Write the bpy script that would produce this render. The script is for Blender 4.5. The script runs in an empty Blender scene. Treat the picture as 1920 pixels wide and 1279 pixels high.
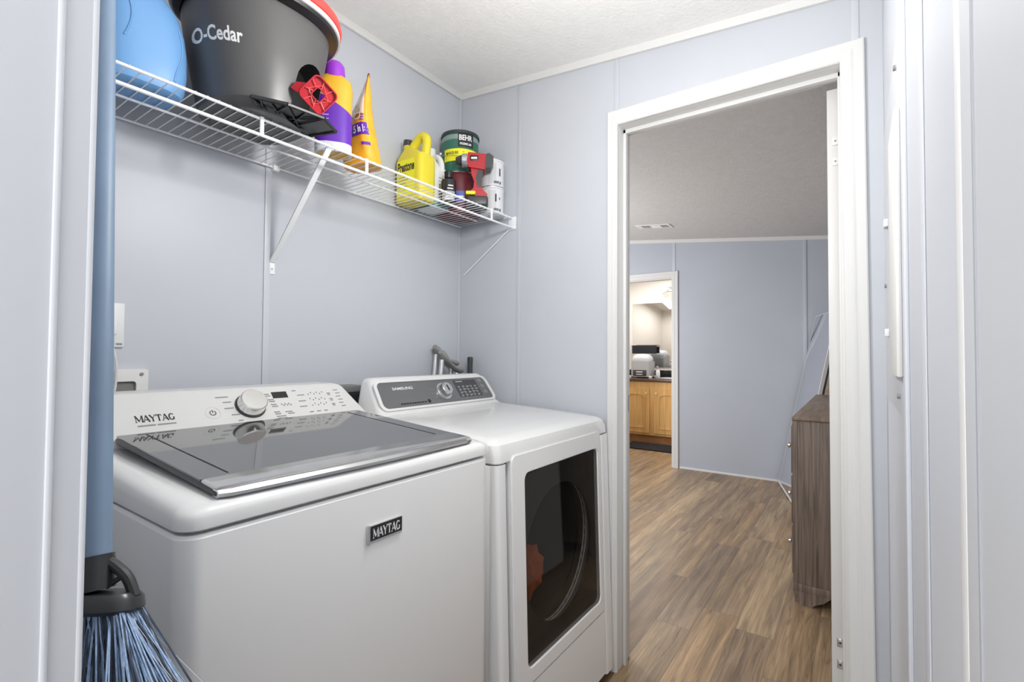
import bpy, bmesh, math, random
from mathutils import Vector, Matrix, noise
random.seed(7)
SC = bpy.context.scene
COL = SC.collection
PI = math.pi

# ------------------------------------------------------------------ camera
F_PX, YAW, PIT, ROL, CAM_H = 921.7, .6138, .0247, .0065, 1.186
fw = Vector((math.cos(YAW)*math.cos(PIT), math.sin(YAW)*math.cos(PIT), math.sin(PIT)))
rt = Vector((math.sin(YAW), -math.cos(YAW), 0)); up = rt.cross(fw)
rt2 = rt*math.cos(ROL)+up*math.sin(ROL); up2 = -rt*math.sin(ROL)+up*math.cos(ROL)
cd = bpy.data.cameras.new('camera'); cam = bpy.data.objects.new('camera', cd); COL.objects.link(cam)
cd.sensor_width = 36; cd.lens = F_PX/1920*36; cd.clip_start = .02
m = Matrix((rt2, up2, -fw)).transposed().to_4x4(); m.translation = Vector((0, 0, CAM_H)); cam.matrix_world = m
SC.camera = cam
# ------------------------------------------------------------------ world, lights, exposure
SC.view_settings.view_transform = 'Standard'; SC.view_settings.look = 'None'
SC.view_settings.gamma = 1; SC.view_settings.use_curve_mapping = False
SC.view_settings.exposure = 0.84
w = bpy.data.worlds.new('world'); SC.world = w; w.use_nodes = True
w.node_tree.nodes['Background'].inputs[0].default_value = (.97, .985, 1, 1)
w.node_tree.nodes['Background'].inputs[1].default_value = 1.3

def area(name, loc, size, power, color=(1, 1, 1), rot=(0, 0, 0), sy=None):
    d = bpy.data.lights.new(name, 'AREA'); d.energy = power; d.color = color; d.size = size
    if sy: d.shape = 'RECTANGLE'; d.size_y = sy
    o = bpy.data.objects.new(name, d); o.location = loc; o.rotation_euler = rot; COL.objects.link(o); return o
def point(name, loc, power, r, color=(1, 1, 1)):
    d = bpy.data.lights.new(name, 'POINT'); d.energy = power; d.color = color; d.shadow_soft_size = r
    o = bpy.data.objects.new(name, d); o.location = loc; COL.objects.link(o); return o
point('laundry_ceiling_light', (.84, .52, 1.86), 11.8, .07, (1, .985, .95))
point('doorway_light', (.86, .34, 1.98), .9, .045, (1, 1, 1))
area('hallway_light', (-.8, .12, 1.6), 1.1, 9.5, (1, 1, 1), (math.radians(78), 0, math.radians(-90)))  # added soft fill behind the camera, not a known hallway lamp
point('bedroom_ceiling_light', (3.4, 2.9, 1.45), 66, .3, (1, .985, .97))  # added fill for the far room, hung mid-air without a fixture
area('bathroom_ceiling_light', (6.2, 2.3, 2.3), .7, 12, (1, .96, .92))

# ------------------------------------------------------------------ materials
MATS = {}
def mat(name, col, rough=.5, metal=0, spec=.5, var=0, scale=20, bump=0, bscale=60, stretch=None, coat=0, emit=None, es=1, ior=None):
    if name in MATS: return MATS[name]
    M = bpy.data.materials.new(name); M.use_nodes = True; nt = M.node_tree; b = nt.nodes['Principled BSDF']
    b.inputs['Base Color'].default_value = (*col, 1); b.inputs['Roughness'].default_value = rough
    b.inputs['Metallic'].default_value = metal; b.inputs['Specular IOR Level'].default_value = spec
    b.inputs['Coat Weight'].default_value = coat; b.inputs['Coat Roughness'].default_value = .05
    if ior: b.inputs['IOR'].default_value = ior
    if emit: b.inputs['Emission Color'].default_value = (*emit, 1); b.inputs['Emission Strength'].default_value = es
    if var or bump:
        tc = nt.nodes.new('ShaderNodeTexCoord'); mp = nt.nodes.new('ShaderNodeMapping')
        nt.links.new(tc.outputs['Object'], mp.inputs[0])
        if stretch: mp.inputs['Scale'].default_value = stretch
    if var:
        n = nt.nodes.new('ShaderNodeTexNoise'); n.inputs['Scale'].default_value = scale; n.inputs['Detail'].default_value = 4
        nt.links.new(mp.outputs[0], n.inputs[0])
        cr = nt.nodes.new('ShaderNodeValToRGB'); nt.links.new(n.outputs[0], cr.inputs[0])
        cr.color_ramp.elements[0].position = .3; cr.color_ramp.elements[1].position = .7
        cr.color_ramp.elements[0].color = (*[c*(1-var) for c in col], 1)
        cr.color_ramp.elements[1].color = (*[min(1, c*(1+var)) for c in col], 1)
        nt.links.new(cr.outputs[0], b.inputs['Base Color'])
    if bump:
        n2 = nt.nodes.new('ShaderNodeTexNoise'); n2.inputs['Scale'].default_value = bscale; n2.inputs['Detail'].default_value = 3
        nt.links.new(mp.outputs[0], n2.inputs[0])
        bm_ = nt.nodes.new('ShaderNodeBump'); bm_.inputs['Strength'].default_value = bump; bm_.inputs['Distance'].default_value = .004
        nt.links.new(n2.outputs[0], bm_.inputs['Height']); nt.links.new(bm_.outputs[0], b.inputs['Normal'])
    MATS[name] = M; return M
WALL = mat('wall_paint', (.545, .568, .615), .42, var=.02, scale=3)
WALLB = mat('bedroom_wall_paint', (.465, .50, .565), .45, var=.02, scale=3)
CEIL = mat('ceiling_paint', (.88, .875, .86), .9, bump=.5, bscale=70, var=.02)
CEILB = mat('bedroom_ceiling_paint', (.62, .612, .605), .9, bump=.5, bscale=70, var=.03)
TRIM = mat('trim_paint', (.72, .72, .71), .4)
BATH = mat('bathroom_wall_paint', (.82, .79, .75), .6)
WHITE = mat('white_enamel', (.74, .74, .735), .22, spec=.5, coat=.3)
WHITE2 = mat('white_plastic', (.76, .77, .77), .4)
WIRE = mat('white_coated_wire', (.86, .87, .88), .35)
CONS = mat('console_silver_white', (.66, .66, .65), .3)
SILV = mat('brushed_silver', (.62, .62, .62), .22, metal=.85, var=.05, scale=40)
CHROME = mat('chrome', (.66, .66, .66), .2, metal=1)
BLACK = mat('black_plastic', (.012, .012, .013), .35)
DARK = mat('dark_grey_plastic', (.045, .045, .05), .4)
INK = mat('black_ink', (.02, .02, .022), .6)
INKG = mat('grey_ink', (.25, .25, .26), .6)
INKW = mat('white_ink', (.85, .85, .85), .6)
GREY = mat('charcoal_plastic', (.088, .086, .086), .38, var=.06, scale=8)
RED = mat('red_plastic', (.44, .008, .018), .4)
REDR = mat('coral_red_plastic', (.78, .06, .05), .3)
BLUEP = mat('light_blue_plastic', (.165, .365, .67), .45)
PURP = mat('purple_label', (.115, .02, .38), .35)
PURPC = mat('bright_purple_cap', (.30, .04, .56), .35)
YEL = mat('golden_yellow_label', (.85, .47, .03), .4)
YELJ = mat('yellow_jug_plastic', (.78, .66, .035), .4)
YELL = mat('bright_yellow_label', (.90, .85, .02), .5)
ORNG = mat('orange_pouch_film', (.86, .38, .02), .35, var=.12, scale=25)
WFILM = mat('clear_pouch_film', (.72, .62, .56), .2, var=.2, scale=30)
CORDW = mat('white_cord', (.7, .7, .7), .5)
BROOM = mat('blue_grey_metal', (.165, .235, .335), .5, var=.08, scale=10)

def lid_glass():
    M = bpy.data.materials.new('smoked_glass'); M.use_nodes = True; b = M.node_tree.nodes['Principled BSDF']
    b.inputs['Base Color'].default_value = (.05, .05, .05, 1); b.inputs['Roughness'].default_value = .06
    b.inputs['IOR'].default_value = 1.9; b.inputs['Coat Weight'].default_value = .4; b.inputs['Coat Roughness'].default_value = .03
    return M
LIDG = lid_glass()
def tinted(name, tint, mixf=.25):
    M = bpy.data.materials.new(name); M.use_nodes = True; nt = M.node_tree; nt.nodes.remove(nt.nodes['Principled BSDF'])
    t = nt.nodes.new('ShaderNodeBsdfTransparent'); t.inputs[0].default_value = (*tint, 1)
    g = nt.nodes.new('ShaderNodeBsdfGlossy'); g.inputs['Roughness'].default_value = .04; g.inputs[0].default_value = (.62, .62, .62, 1)
    fr = nt.nodes.new('ShaderNodeFresnel'); fr.inputs[0].default_value = 1.45
    mx = nt.nodes.new('ShaderNodeMixShader'); gm_ = nt.nodes.new('ShaderNodeNewGeometry'); sb = nt.nodes.new('ShaderNodeMath'); sb.operation = 'SUBTRACT'; sb.inputs[0].default_value = 1
    nt.links.new(gm_.outputs['Backfacing'], sb.inputs[1]); ml = nt.nodes.new('ShaderNodeMath'); ml.operation = 'MULTIPLY'
    nt.links.new(fr.outputs[0], ml.inputs[0]); nt.links.new(sb.outputs[0], ml.inputs[1]); nt.links.new(ml.outputs[0], mx.inputs[0])
    nt.links.new(t.outputs[0], mx.inputs[1]); nt.links.new(g.outputs[0], mx.inputs[2])
    nt.links.new(mx.outputs[0], nt.nodes['Material Output'].inputs[0]); return M
DOORG = tinted('dark_tinted_glass', (.66, .65, .64))

def floor_mat():
    M = bpy.data.materials.new('wood_plank_floor'); M.use_nodes = True; nt = M.node_tree; N = nt.nodes; L = nt.links
    b = N['Principled BSDF']; b.inputs['Roughness'].default_value = .38
    tc = N.new('ShaderNodeTexCoord'); sp = N.new('ShaderNodeSeparateXYZ'); L.new(tc.outputs['Object'], sp.inputs[0])
    def mth(op, a, b_=None, v=None):
        n = N.new('ShaderNodeMath'); n.operation = op
        L.new(a, n.inputs[0]) if not isinstance(a, float) else setattr(n.inputs[0], 'default_value', a)
        if b_ is not None:
            if isinstance(b_, float): n.inputs[1].default_value = b_
            else: L.new(b_, n.inputs[1])
        return n.outputs[0]
    X, Y = sp.outputs[0], sp.outputs[1]
    yy = mth('DIVIDE', Y, .15); row = mth('FLOOR', yy); fy = mth('FRACT', yy)
    wn = N.new('ShaderNodeTexWhiteNoise'); wn.noise_dimensions = '1D'; L.new(row, wn.inputs['W'])
    xo = mth('ADD', mth('DIVIDE', X, 1.1), wn.outputs['Value']); col = mth('FLOOR', xo); fx = mth('FRACT', xo)
    cid = N.new('ShaderNodeCombineXYZ'); L.new(row, cid.inputs[0]); L.new(col, cid.inputs[1])
    wn2 = N.new('ShaderNodeTexWhiteNoise'); wn2.noise_dimensions = '3D'; L.new(cid.outputs[0], wn2.inputs['Vector'])
    ramp = N.new('ShaderNodeValToRGB'); L.new(wn2.outputs['Value'], ramp.inputs[0]); e = ramp.color_ramp
    e.elements[0].color = (.215, .138, .078, 1); e.elements[1].color = (.41, .295, .175, 1)
    for p_, c_ in ((.25, (.32, .222, .126, 1)), (.5, (.25, .174, .110, 1)), (.75, (.345, .226, .120, 1))):
        k = e.elements.new(p_); k.color = c_
    # grain, shifted for each plank
    ofs = N.new('ShaderNodeVectorMath'); ofs.operation = 'MULTIPLY_ADD'
    L.new(wn2.outputs['Color'], ofs.inputs[0]); ofs.inputs[1].default_value = (7, 7, 7); L.new(tc.outputs['Object'], ofs.inputs[2])
    def nz(sx, sy, det, lo, hi, c0, c1):
        mp = N.new('ShaderNodeMapping'); mp.inputs['Scale'].default_value = (sx, sy, 1); L.new(ofs.outputs[0], mp.inputs[0])
        n = N.new('ShaderNodeTexNoise'); n.inputs['Scale'].default_value = 1; n.inputs['Detail'].default_value = det; n.inputs['Distortion'].default_value = .6
        L.new(mp.outputs[0], n.inputs[0]); r = N.new('ShaderNodeMapRange'); L.new(n.outputs[0], r.inputs[0])
        r.inputs[1].default_value = lo; r.inputs[2].default_value = hi; r.inputs[3].default_value = c0; r.inputs[4].default_value = c1
        return r.outputs[0]
    g = mth('MULTIPLY', nz(1.8, 24, 5, .32, .68, .64, 1.34), nz(5, 150, 4, .3, .7, .74, 1.24))
    g = mth('MULTIPLY', g, nz(6, 40, 5, .60, .74, 1.0, .6))
    seam = mth('MAXIMUM', mth('LESS_THAN', fy, .016), mth('LESS_THAN', fx, .0028))
    sg = mth('SUBTRACT', 1.0, mth('MULTIPLY', seam, .38)); g = mth('MULTIPLY', g, sg)
    vm = N.new('ShaderNodeVectorMath'); vm.operation = 'SCALE'; L.new(ramp.outputs[0], vm.inputs[0]); L.new(g, vm.inputs['Scale'])
    L.new(vm.outputs[0], b.inputs['Base Color'])
    bp = N.new('ShaderNodeBump'); bp.inputs['Strength'].default_value = .25; bp.inputs['Distance'].default_value = .002
    L.new(g, bp.inputs['Height']); L.new(bp.outputs[0], b.inputs['Normal'])
    return M
FLOOR = floor_mat()
def wood(name, c0, c1, stretch, rough=.5, scale=1):
    M = bpy.data.materials.new(name); M.use_nodes = True; nt = M.node_tree; N = nt.nodes; L = nt.links
    b = N['Principled BSDF']; b.inputs['Roughness'].default_value = rough
    tc = N.new('ShaderNodeTexCoord'); mp = N.new('ShaderNodeMapping'); mp.inputs['Scale'].default_value = stretch; L.new(tc.outputs['Object'], mp.inputs[0])
    n = N.new('ShaderNodeTexNoise'); n.inputs['Scale'].default_value = scale; n.inputs['Detail'].default_value = 6; n.inputs['Distortion'].default_value = .8
    L.new(mp.outputs[0], n.inputs[0]); r = N.new('ShaderNodeValToRGB'); L.new(n.outputs[0], r.inputs[0])
    r.color_ramp.elements[0].position = .32; r.color_ramp.elements[1].position = .68
    r.color_ramp.elements[0].color = (*c0, 1); r.color_ramp.elements[1].color = (*c1, 1); L.new(r.outputs[0], b.inputs['Base Color'])
    return M
DRESW = wood('weathered_grey_wood', (.11, .082, .066), (.29, .225, .185), (70, 70, 2.6))
DREST = wood('brown_wood_top', (.17, .12, .085), (.29, .215, .155), (3, 30, 3))
OAK = wood('honey_oak', (.68, .38, .12), (.86, .54, .21), (20, 20, 2))
OAKD = wood('dark_oak_toe', (.30, .13, .04), (.42, .20, .07), (20, 4, 20))
STONE = mat('brown_laminate', (.10, .06, .045), .3, var=.5, scale=90)

# ------------------------------------------------------------------ mesh builder
def chain_loc(o):
    v = Vector((0, 0, 0))
    while o is not None: v += o.location; o = o.parent
    return v
class B:
    def __init__(s, local=False): s.bm = bmesh.new(); s.local = local; s.mi = 0
    def _add(s, vs, fs, M=None):
        nv = [s.bm.verts.new(M @ Vector(v) if M else v) for v in vs]; out = []
        for f in fs:
            try: fc = s.bm.faces.new([nv[i] for i in f]); fc.material_index = s.mi; fc.smooth = True; out.append(fc)
            except ValueError: pass
        return nv, out
    def box(s, x0, x1, y0, y1, z0, z1, bev=0, seg=2, M=None):
        vs = [(x, y, z) for x in (x0, x1) for y in (y0, y1) for z in (z0, z1)]
        fs = [(0, 1, 3, 2), (4, 6, 7, 5), (0, 4, 5, 1), (2, 3, 7, 6), (0, 2, 6, 4), (1, 5, 7, 3)]
        nv, nf = s._add(vs, fs, M)
        if bev:
            es = list({e for f in nf for e in f.edges})
            bmesh.ops.bevel(s.bm, geom=es, offset=bev, segments=seg, profile=.5, affect='EDGES', material=s.mi)
        return s
    def loft(s, rings, cap=True, closed=True, M=None):
        n = len(rings[0]); vs = [p for r in rings for p in r]; fs = []
        for k in range(len(rings)-1):
            for i in range(n if closed else n-1):
                j = (i+1) % n; fs.append((k*n+i, k*n+j, (k+1)*n+j, (k+1)*n+i))
        if cap and closed: fs.append(tuple(reversed(range(n)))); fs.append(tuple((len(rings)-1)*n+i for i in range(n)))
        s._add(vs, fs, M); return s
    def cyl(s, p0, p1, r0, r1=None, n=20, cap=True):
        p0, p1 = Vector(p0), Vector(p1); r1 = r0 if r1 is None else r1; d = (p1-p0).normalized()
        a = d.orthogonal().normalized(); b = d.cross(a)
        rg = [[p+(a*math.cos(t)+b*math.sin(t))*r for t in [2*PI*i/n for i in range(n)]] for p, r in ((p0, r0), (p1, r1))]
        return s.loft(rg, cap)
    def tube(s, pts, r, n=10, cap=True):
        pts = [Vector(p) for p in pts]; rs = r if isinstance(r, (list, tuple)) else [r]*len(pts)
        d0 = (pts[1]-pts[0]).normalized(); a = d0.orthogonal().normalized(); rings = []
        for i, p in enumerate(pts):
            d = (pts[min(i+1, len(pts)-1)]-pts[max(i-1, 0)]).normalized()
            a = (a-d*a.dot(d)).normalized(); b = d.cross(a)
            rings.append([p+(a*math.cos(t)+b*math.sin(t))*rs[i] for t in [2*PI*k/n for k in range(n)]])
        return s.loft(rings, cap)
    def lathe(s, prof, c=(0, 0, 0), n=32, sx=1, sy=1, cap=True):
        return s.loft([[(c[0]+r*sx*math.cos(t), c[1]+r*sy*math.sin(t), c[2]+z) for t in [2*PI*i/n for i in range(n)]] for r, z in prof], cap)
    def prism(s, poly, f0, f1):
        """poly: 2-D points; f0/f1 map (u,v)->3-D for both caps"""
        n = len(poly); vs = [f0(u, v) for u, v in poly]+[f1(u, v) for u, v in poly]
        fs = [tuple(range(n)), tuple(reversed(range(n, 2*n)))]+[(i, n+i, n+(i+1) % n, (i+1) % n) for i in range(n)]
        s._add(vs, fs); return s
    def ring(s, outer, inner, f0, f1):
        n = len(outer); vs = []
        for f in (f0, f1): vs += [f(*p) for p in outer]+[f(*p) for p in inner]
        fs = []
        for i in range(n):
            j = (i+1) % n
            fs += [(i, j, n+j, n+i), (2*n+i, 3*n+i, 3*n+j, 2*n+j), (i, 2*n+i, 2*n+j, j), (n+i, n+j, 3*n+j, 3*n+i)]
        s._add(vs, fs); return s
    def build(s, name, mats, parent=None, loc=None, sharp=35, flat=False):
        bm = s.bm; me = bpy.data.meshes.new(name)
        bmesh.ops.recalc_face_normals(bm, faces=bm.faces)
        o = bpy.data.objects.new(name, me); COL.objects.link(o)
        if parent is not None: o.parent = parent
        if loc is not None: o.location = Vector(loc)-(chain_loc(parent) if (parent is not None and not s.local) else Vector((0, 0, 0)))
        if not s.local:
            off = chain_loc(o); bmesh.ops.translate(bm, verts=bm.verts, vec=-off)
        bm.to_mesh(me); bm.free()
        for mm in (mats if isinstance(mats, (list, tuple)) else [mats]): me.materials.append(mm)
        if flat:
            for p in me.polygons: p.use_smooth = False
        else: me.set_sharp_from_angle(angle=math.radians(sharp))
        return o
def thing(name, label, cat, loc, rotz=0, group=None):
    o = bpy.data.objects.new(name, None); COL.objects.link(o); o.location = loc; o.rotation_euler = (0, 0, rotz)
    o.empty_display_size = .05; o['label'] = label; o['category'] = cat
    if group: o['group'] = group
    return o
def tag(o, label, cat, group=None):
    o['label'] = label; o['category'] = cat
    if group: o['group'] = group
    return o
def struct(o, label, cat=None):
    o['kind'] = 'structure'; o['label'] = label; o['category'] = cat or o.name.split('_')[0].split('.')[0]; return o
def copy_tree(o, parent=None):
    c = o.copy(); COL.objects.link(c)
    if parent is not None: c.parent = parent
    for ch in list(o.children): copy_tree(ch, c)
    return c
def rrect(x0, x1, y0, y1, r, n=6):
    pts = []
    for cx, cy, a0 in ((x1-r, y1-r, 0), (x0+r, y1-r, PI/2), (x0+r, y0+r, PI), (x1-r, y0+r, 1.5*PI)):
        for i in range(n+1): t = a0+PI/2*i/n; pts.append((cx+r*math.cos(t), cy+r*math.sin(t)))
    return pts
def sell(cx, cy, a, b, e=2.5, n=48):
    P = []
    for i in range(n):
        t = 2*PI*i/n; c, s_ = math.cos(t), math.sin(t)
        P.append((cx+a*math.copysign(abs(c)**(2/e), c), cy+b*math.copysign(abs(s_)**(2/e), s_)))
    return P
def lerp3(a, b, t): return Vector(a).lerp(Vector(b), t)

def text2d(s, bold=0.0, shear=0, sx=1.0):
    cu = bpy.data.curves.new('t', 'FONT'); cu.body = s; cu.size = 1; cu.offset = bold; cu.shear = shear; cu.resolution_u = 3
    o = bpy.data.objects.new('t', cu); COL.objects.link(o); dg = bpy.context.evaluated_depsgraph_get()
    me = bpy.data.meshes.new_from_object(o.evaluated_get(dg))
    vs = [(v.co.x*sx, v.co.y) for v in me.vertices]; fs = [tuple(p.vertices) for p in me.polygons]
    bpy.data.objects.remove(o); bpy.data.curves.remove(cu); bpy.data.meshes.remove(me)
    x0 = min(v[0] for v in vs); x1 = max(v[0] for v in vs); y0 = min(v[1] for v in vs); y1 = max(v[1] for v in vs)
    return [((x-x0)/(x1-x0), (y-y0)/(y1-y0)) for x, y in vs], fs
def place2d(name, data, fmap, m_, parent, subdiv=0):
    """data in 0..1 square -> fmap(u,v) in world"""
    vs, fs = data; b = B(); b._add([fmap(u, v) for u, v in vs], fs)
    o = b.build(name, m_, parent, flat=True); return o
def text(name, s, fmap, m_, parent, bold=.01, shear=0): return place2d(name, text2d(s, bold, shear), fmap, m_, parent)

# slab-serif lettering for the washer maker's name
def slab(s_):
    G = {'M': ([((0, 0), (0, 1), .07), ((0, 1), (.5, .15), .16), ((.5, .15), (1, 1), .07), ((1, 1), (1, 0), .17)], [(0, 0), (0, 1), (1, 0), (1, 1)], 1.0),
         'A': ([((.02, 0), (.45, 1), .07), ((.45, 1), (.9, 0), .18), ((.2, .32), (.72, .32), .08)], [(.02, 0), (.9, 0)], .9),
         'Y': ([((.0, 1), (.42, .45), .17), ((.84, 1), (.42, .45), .07), ((.42, .45), (.42, 0), .16)], [(0, 1), (.84, 1), (.42, 0)], .84),
         'T': ([((.4, 0), (.4, 1), .17), ((0, .95), (.8, .95), .1), ((.0, .95), (.0, .72), .07), ((.8, .95), (.8, .72), .07)], [(.4, 0)], .8),
         'G': ([], [], .85)}
    V, Fc, x = [], [], 0
    def q(a, b_, w_):
        d = Vector((b_[0]-a[0], b_[1]-a[1])); n = Vector((-d.y, d.x)).normalized()*w_*.68; k = len(V)
        V.extend([(x+a[0]+n.x, a[1]+n.y), (x+b_[0]+n.x, b_[1]+n.y), (x+b_[0]-n.x, b_[1]-n.y), (x+a[0]-n.x, a[1]-n.y)]); Fc.append((k, k+1, k+2, k+3))
    for ch in s_:
        st, sf, wd = G[ch]
        for a, b_, w_ in st: q(a, b_, w_)
        for sx, sy in sf: yy = .03 if sy == 0 else .97; q((sx-.15, yy), (sx+.15, yy), .06)
        if ch == 'G':
            pr = None
            for i in range(15):
                t = math.radians(50+i*18.5); p = (.45+.38*math.cos(t), .5+.46*math.sin(t))
                if pr: q(pr, p, .08+.1*abs(math.cos(t)))
                pr = p
            q((.78, .42), (.78, .05), .16); q((.62, .42), (.94, .42), .06); q((.76, .98), (.76, .74), .06)
        x += wd+.16
    x0 = min(v[0] for v in V); x1 = max(v[0] for v in V)
    return [((a-x0)/(x1-x0), b_) for a, b_ in V], Fc

# ================================================================== SETTING
XB, YA, XF, YC = 1.757, 1.543, 5.216, -.065
CZ = lambda y: 2.42-.087*(YA-y)
b = B(); b.box(-1.3, 7.1, -1.6, 4.2, -.05, 0); struct(b.build('floor', FLOOR), 'brown wood plank floor running through the doorway', 'floor')
def slab_ceiling(name, x0, x1, y0, y1, zf, m_, lab):
    b = B(); b._add([(x0, y0, zf(y0)), (x1, y0, zf(y0)), (x1, y1, zf(y1)), (x0, y1, zf(y1)), (x0, y0, zf(y0)+.05), (x1, y0, zf(y0)+.05), (x1, y1, zf(y1)+.05), (x0, y1, zf(y1)+.05)],
         [(0, 1, 2, 3), (4, 7, 6, 5), (0, 4, 5, 1), (2, 6, 7, 3), (0, 3, 7, 4), (1, 5, 6, 2)])
    return struct(b.build(name, m_, flat=True), lab, 'ceiling')
slab_ceiling('ceiling', -1.3, XB+.05, -.2, YA+.1, CZ, CEIL, 'textured white sloping laundry ceiling')
CZ2 = lambda y: 2.256+.1015*(y-.191)
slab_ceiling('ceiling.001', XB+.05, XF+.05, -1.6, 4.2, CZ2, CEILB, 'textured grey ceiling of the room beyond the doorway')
slab_ceiling('ceiling.002', XF+.05, 7.1, 1.0, 4.2, lambda y: 2.42, BATH, 'bathroom ceiling')
b = B(); b.box(-.0, XB+.1, YA, YA+.1, 0, 2.5); struct(b.build('wall_back', WALL), 'pale lavender wall behind the washer and dryer')
# wall with the doorway
OY0, OY1, OZ = .038, .745, 2.062
b = B(); b.box(XB, XB+.1, OY1+.012, YA+.001, 0, 2.5); b.box(XB, XB+.1, YC-.01, OY0-.012, 0, 2.5); b.box(XB, XB+.1, OY0-.012, OY1+.012, OZ+.012, 2.5)
struct(b.build('wall_right', WALL), 'pale lavender wall with the open doorway')
b = B(); b.box(.46, XB+.1, YC-.1, YC, 0, 2.5); struct(b.build('wall_side', WALL), 'lavender wall at the right edge holding the breaker panel')
b = B(); b.box(.36, .47, YC-.1, YC+.004, 0, 2.5, .004); b.box(-.9, .398, YC-.1, YC+.007, 0, 2.5, .002); struct(b.build('trim_1', mat('casing_lavender', (.585, .605, .64), .4)), 'flat lavender casing at the far right edge', 'trim')
b = B(); b.box(.397, .402, YC, YC+.0078, 0, 2.5); struct(b.build('trim_16', mat('gap_shade_grey', (.36, .37, .40), .6)), 'thin grey strip painting the shaded gap along the casing at the right edge', 'trim')  # grey strip stands in for the shade of the casing gap
b = B(); b.box(-.16, .110, .452, YA, 0, 2.5); struct(b.build('wall_left', WALL), 'wall end standing left of the broom')
# left jamb casing
b = B(); b.box(-.16, .112, .440, .452, 0, 2.5, .002); b.box(.0895, .0935, .4372, .442, 0, 2.5, .0014); b.box(.1080, .1115, .4385, .442, 0, 2.5, .0012)
struct(b.build('trim_2', mat('jamb_paint', (.60, .61, .635), .4)), 'pale lavender jamb casing at the left edge', 'trim')
# battens
def batten(n, axis, pos, plane, z0, z1, m_, lab, w_=.012, t=.004, sgn=-1):
    b = B()
    if axis == 'x': b.box(pos-w_/2, pos+w_/2, *(sorted((plane, plane+sgn*t))), z0, z1, .0012)
    else: b.box(*(sorted((plane, plane+sgn*t))), pos-w_/2, pos+w_/2, z0, z1, .0012)
    struct(b.build('trim_%d' % n, m_), lab, 'trim')
BAT = mat('batten_paint', (.58, .60, .645), .4)
batten(3, 'x', .826, YA, 0, CZ(YA), BAT, 'batten strip on the back wall under the shelf bracket', .02)
batten(4, 'x', XB-.008, YA, 0, CZ(YA), BAT, 'corner batten on the back wall', .016)
batten(5, 'y', 1.205, XB, 0, CZ(1.2), WALL, 'batten strip on the right wall beside the shelf end', .02, .0015)
batten(6, 'y', .752, XB, 2.1, CZ(.74), WALL, 'batten strip above the left door casing', .02, .002)
batten(7, 'y', -.0, XB, 2.1, CZ(0), BAT, 'batten strip above the right door casing', .02, .003)
batten(8, 'x', .995, YC, 0, CZ(0), BAT, 'batten strip beside the breaker panel', .04, .006, 1)
batten(9, 'x', .76, YC, 0, CZ(0), BAT, 'middle batten strip on the right edge wall', .05, .002, 1)
batten(10, 'x', .478, YC, 0, CZ(0), TRIM, 'white edge strip on the right edge wall', .022, .0045, 1)
BATB = mat('bedroom_batten_paint', (.53, .57, .64), .4)
batten(11, 'y', 1.585, XF, 2.05, CZ2(1.58), BATB, 'batten above the bathroom door casing', .03, .004)
batten(12, 'y', .395, XF, 0, CZ2(.39), BATB, 'batten on the far bedroom wall', .03, .006)
# crown strips
b = B(); b.box(-.0, XB, YA-.012, YA, CZ(YA)-.03, CZ(YA)+.002, .002); struct(b.build('trim_13', TRIM), 'white crown strip over the back wall', 'trim')
def slant(y0, y1, zf, x0, x1, h):
    b = B(); b._add([(x, y, zf(y)+dz) for x in (x0, x1) for y in (y0, y1) for dz in (-h, .002)], [(0, 1, 3, 2), (4, 6, 7, 5), (0, 4, 5, 1), (2, 3, 7, 6), (0, 2, 6, 4), (1, 5, 7, 3)]); return b
struct(slant(YC, YA, CZ, XB-.012, XB, .03).build('trim_14', TRIM), 'white crown strip over the doorway wall', 'trim')
struct(slant(-.4, 4.1, CZ2, XF-.015, XF, .035).build('trim_15', TRIM), 'white crown strip on the far bedroom wall', 'trim')
b = B(); b.box(XF-.01, XF, -.4, 1.53, 0, .02, .002); struct(b.build('baseboard_far', TRIM), 'low white base strip on the far bedroom wall', 'baseboard')
# bedroom walls
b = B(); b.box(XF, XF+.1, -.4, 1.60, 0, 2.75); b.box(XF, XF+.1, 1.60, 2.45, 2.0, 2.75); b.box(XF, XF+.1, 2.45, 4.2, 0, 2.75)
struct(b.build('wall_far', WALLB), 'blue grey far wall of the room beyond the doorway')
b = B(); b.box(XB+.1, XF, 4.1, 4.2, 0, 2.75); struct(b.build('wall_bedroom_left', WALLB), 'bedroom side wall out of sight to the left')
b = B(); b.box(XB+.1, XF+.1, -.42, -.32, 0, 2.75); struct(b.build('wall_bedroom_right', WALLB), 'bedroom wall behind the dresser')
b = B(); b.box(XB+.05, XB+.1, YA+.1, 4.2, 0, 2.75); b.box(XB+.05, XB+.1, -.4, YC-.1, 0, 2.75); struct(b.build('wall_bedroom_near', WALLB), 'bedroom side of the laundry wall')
# bathroom shell
b = B(); b.box(7.0, 7.1, 1.0, 4.2, 0, 2.5); struct(b.build('wall_bathroom_back', BATH), 'cream bathroom wall behind the vanity')
b = B(); b.box(XF+.1, 7.0, 3.1, 3.2, 0, 2.5); struct(b.build('wall_bathroom_left', BATH), 'cream bathroom wall on the left')
b = B(); b.box(XF+.1, 7.0, 1.0, 1.1, 0, 2.5); struct(b.build('wall_bathroom_right', BATH), 'cream bathroom wall on the right')
b = B(); b.box(XF+.1, XF+.105, 1.1, 1.60, 0, 2.42); b.box(XF+.1, XF+.105, 2.45, 3.1, 0, 2.42); b.box(XF+.1, XF+.105, 1.60, 2.45, 2.0, 2.42); struct(b.build('wall_bathroom_front', BATH), 'cream bathroom side of the far wall')
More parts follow.
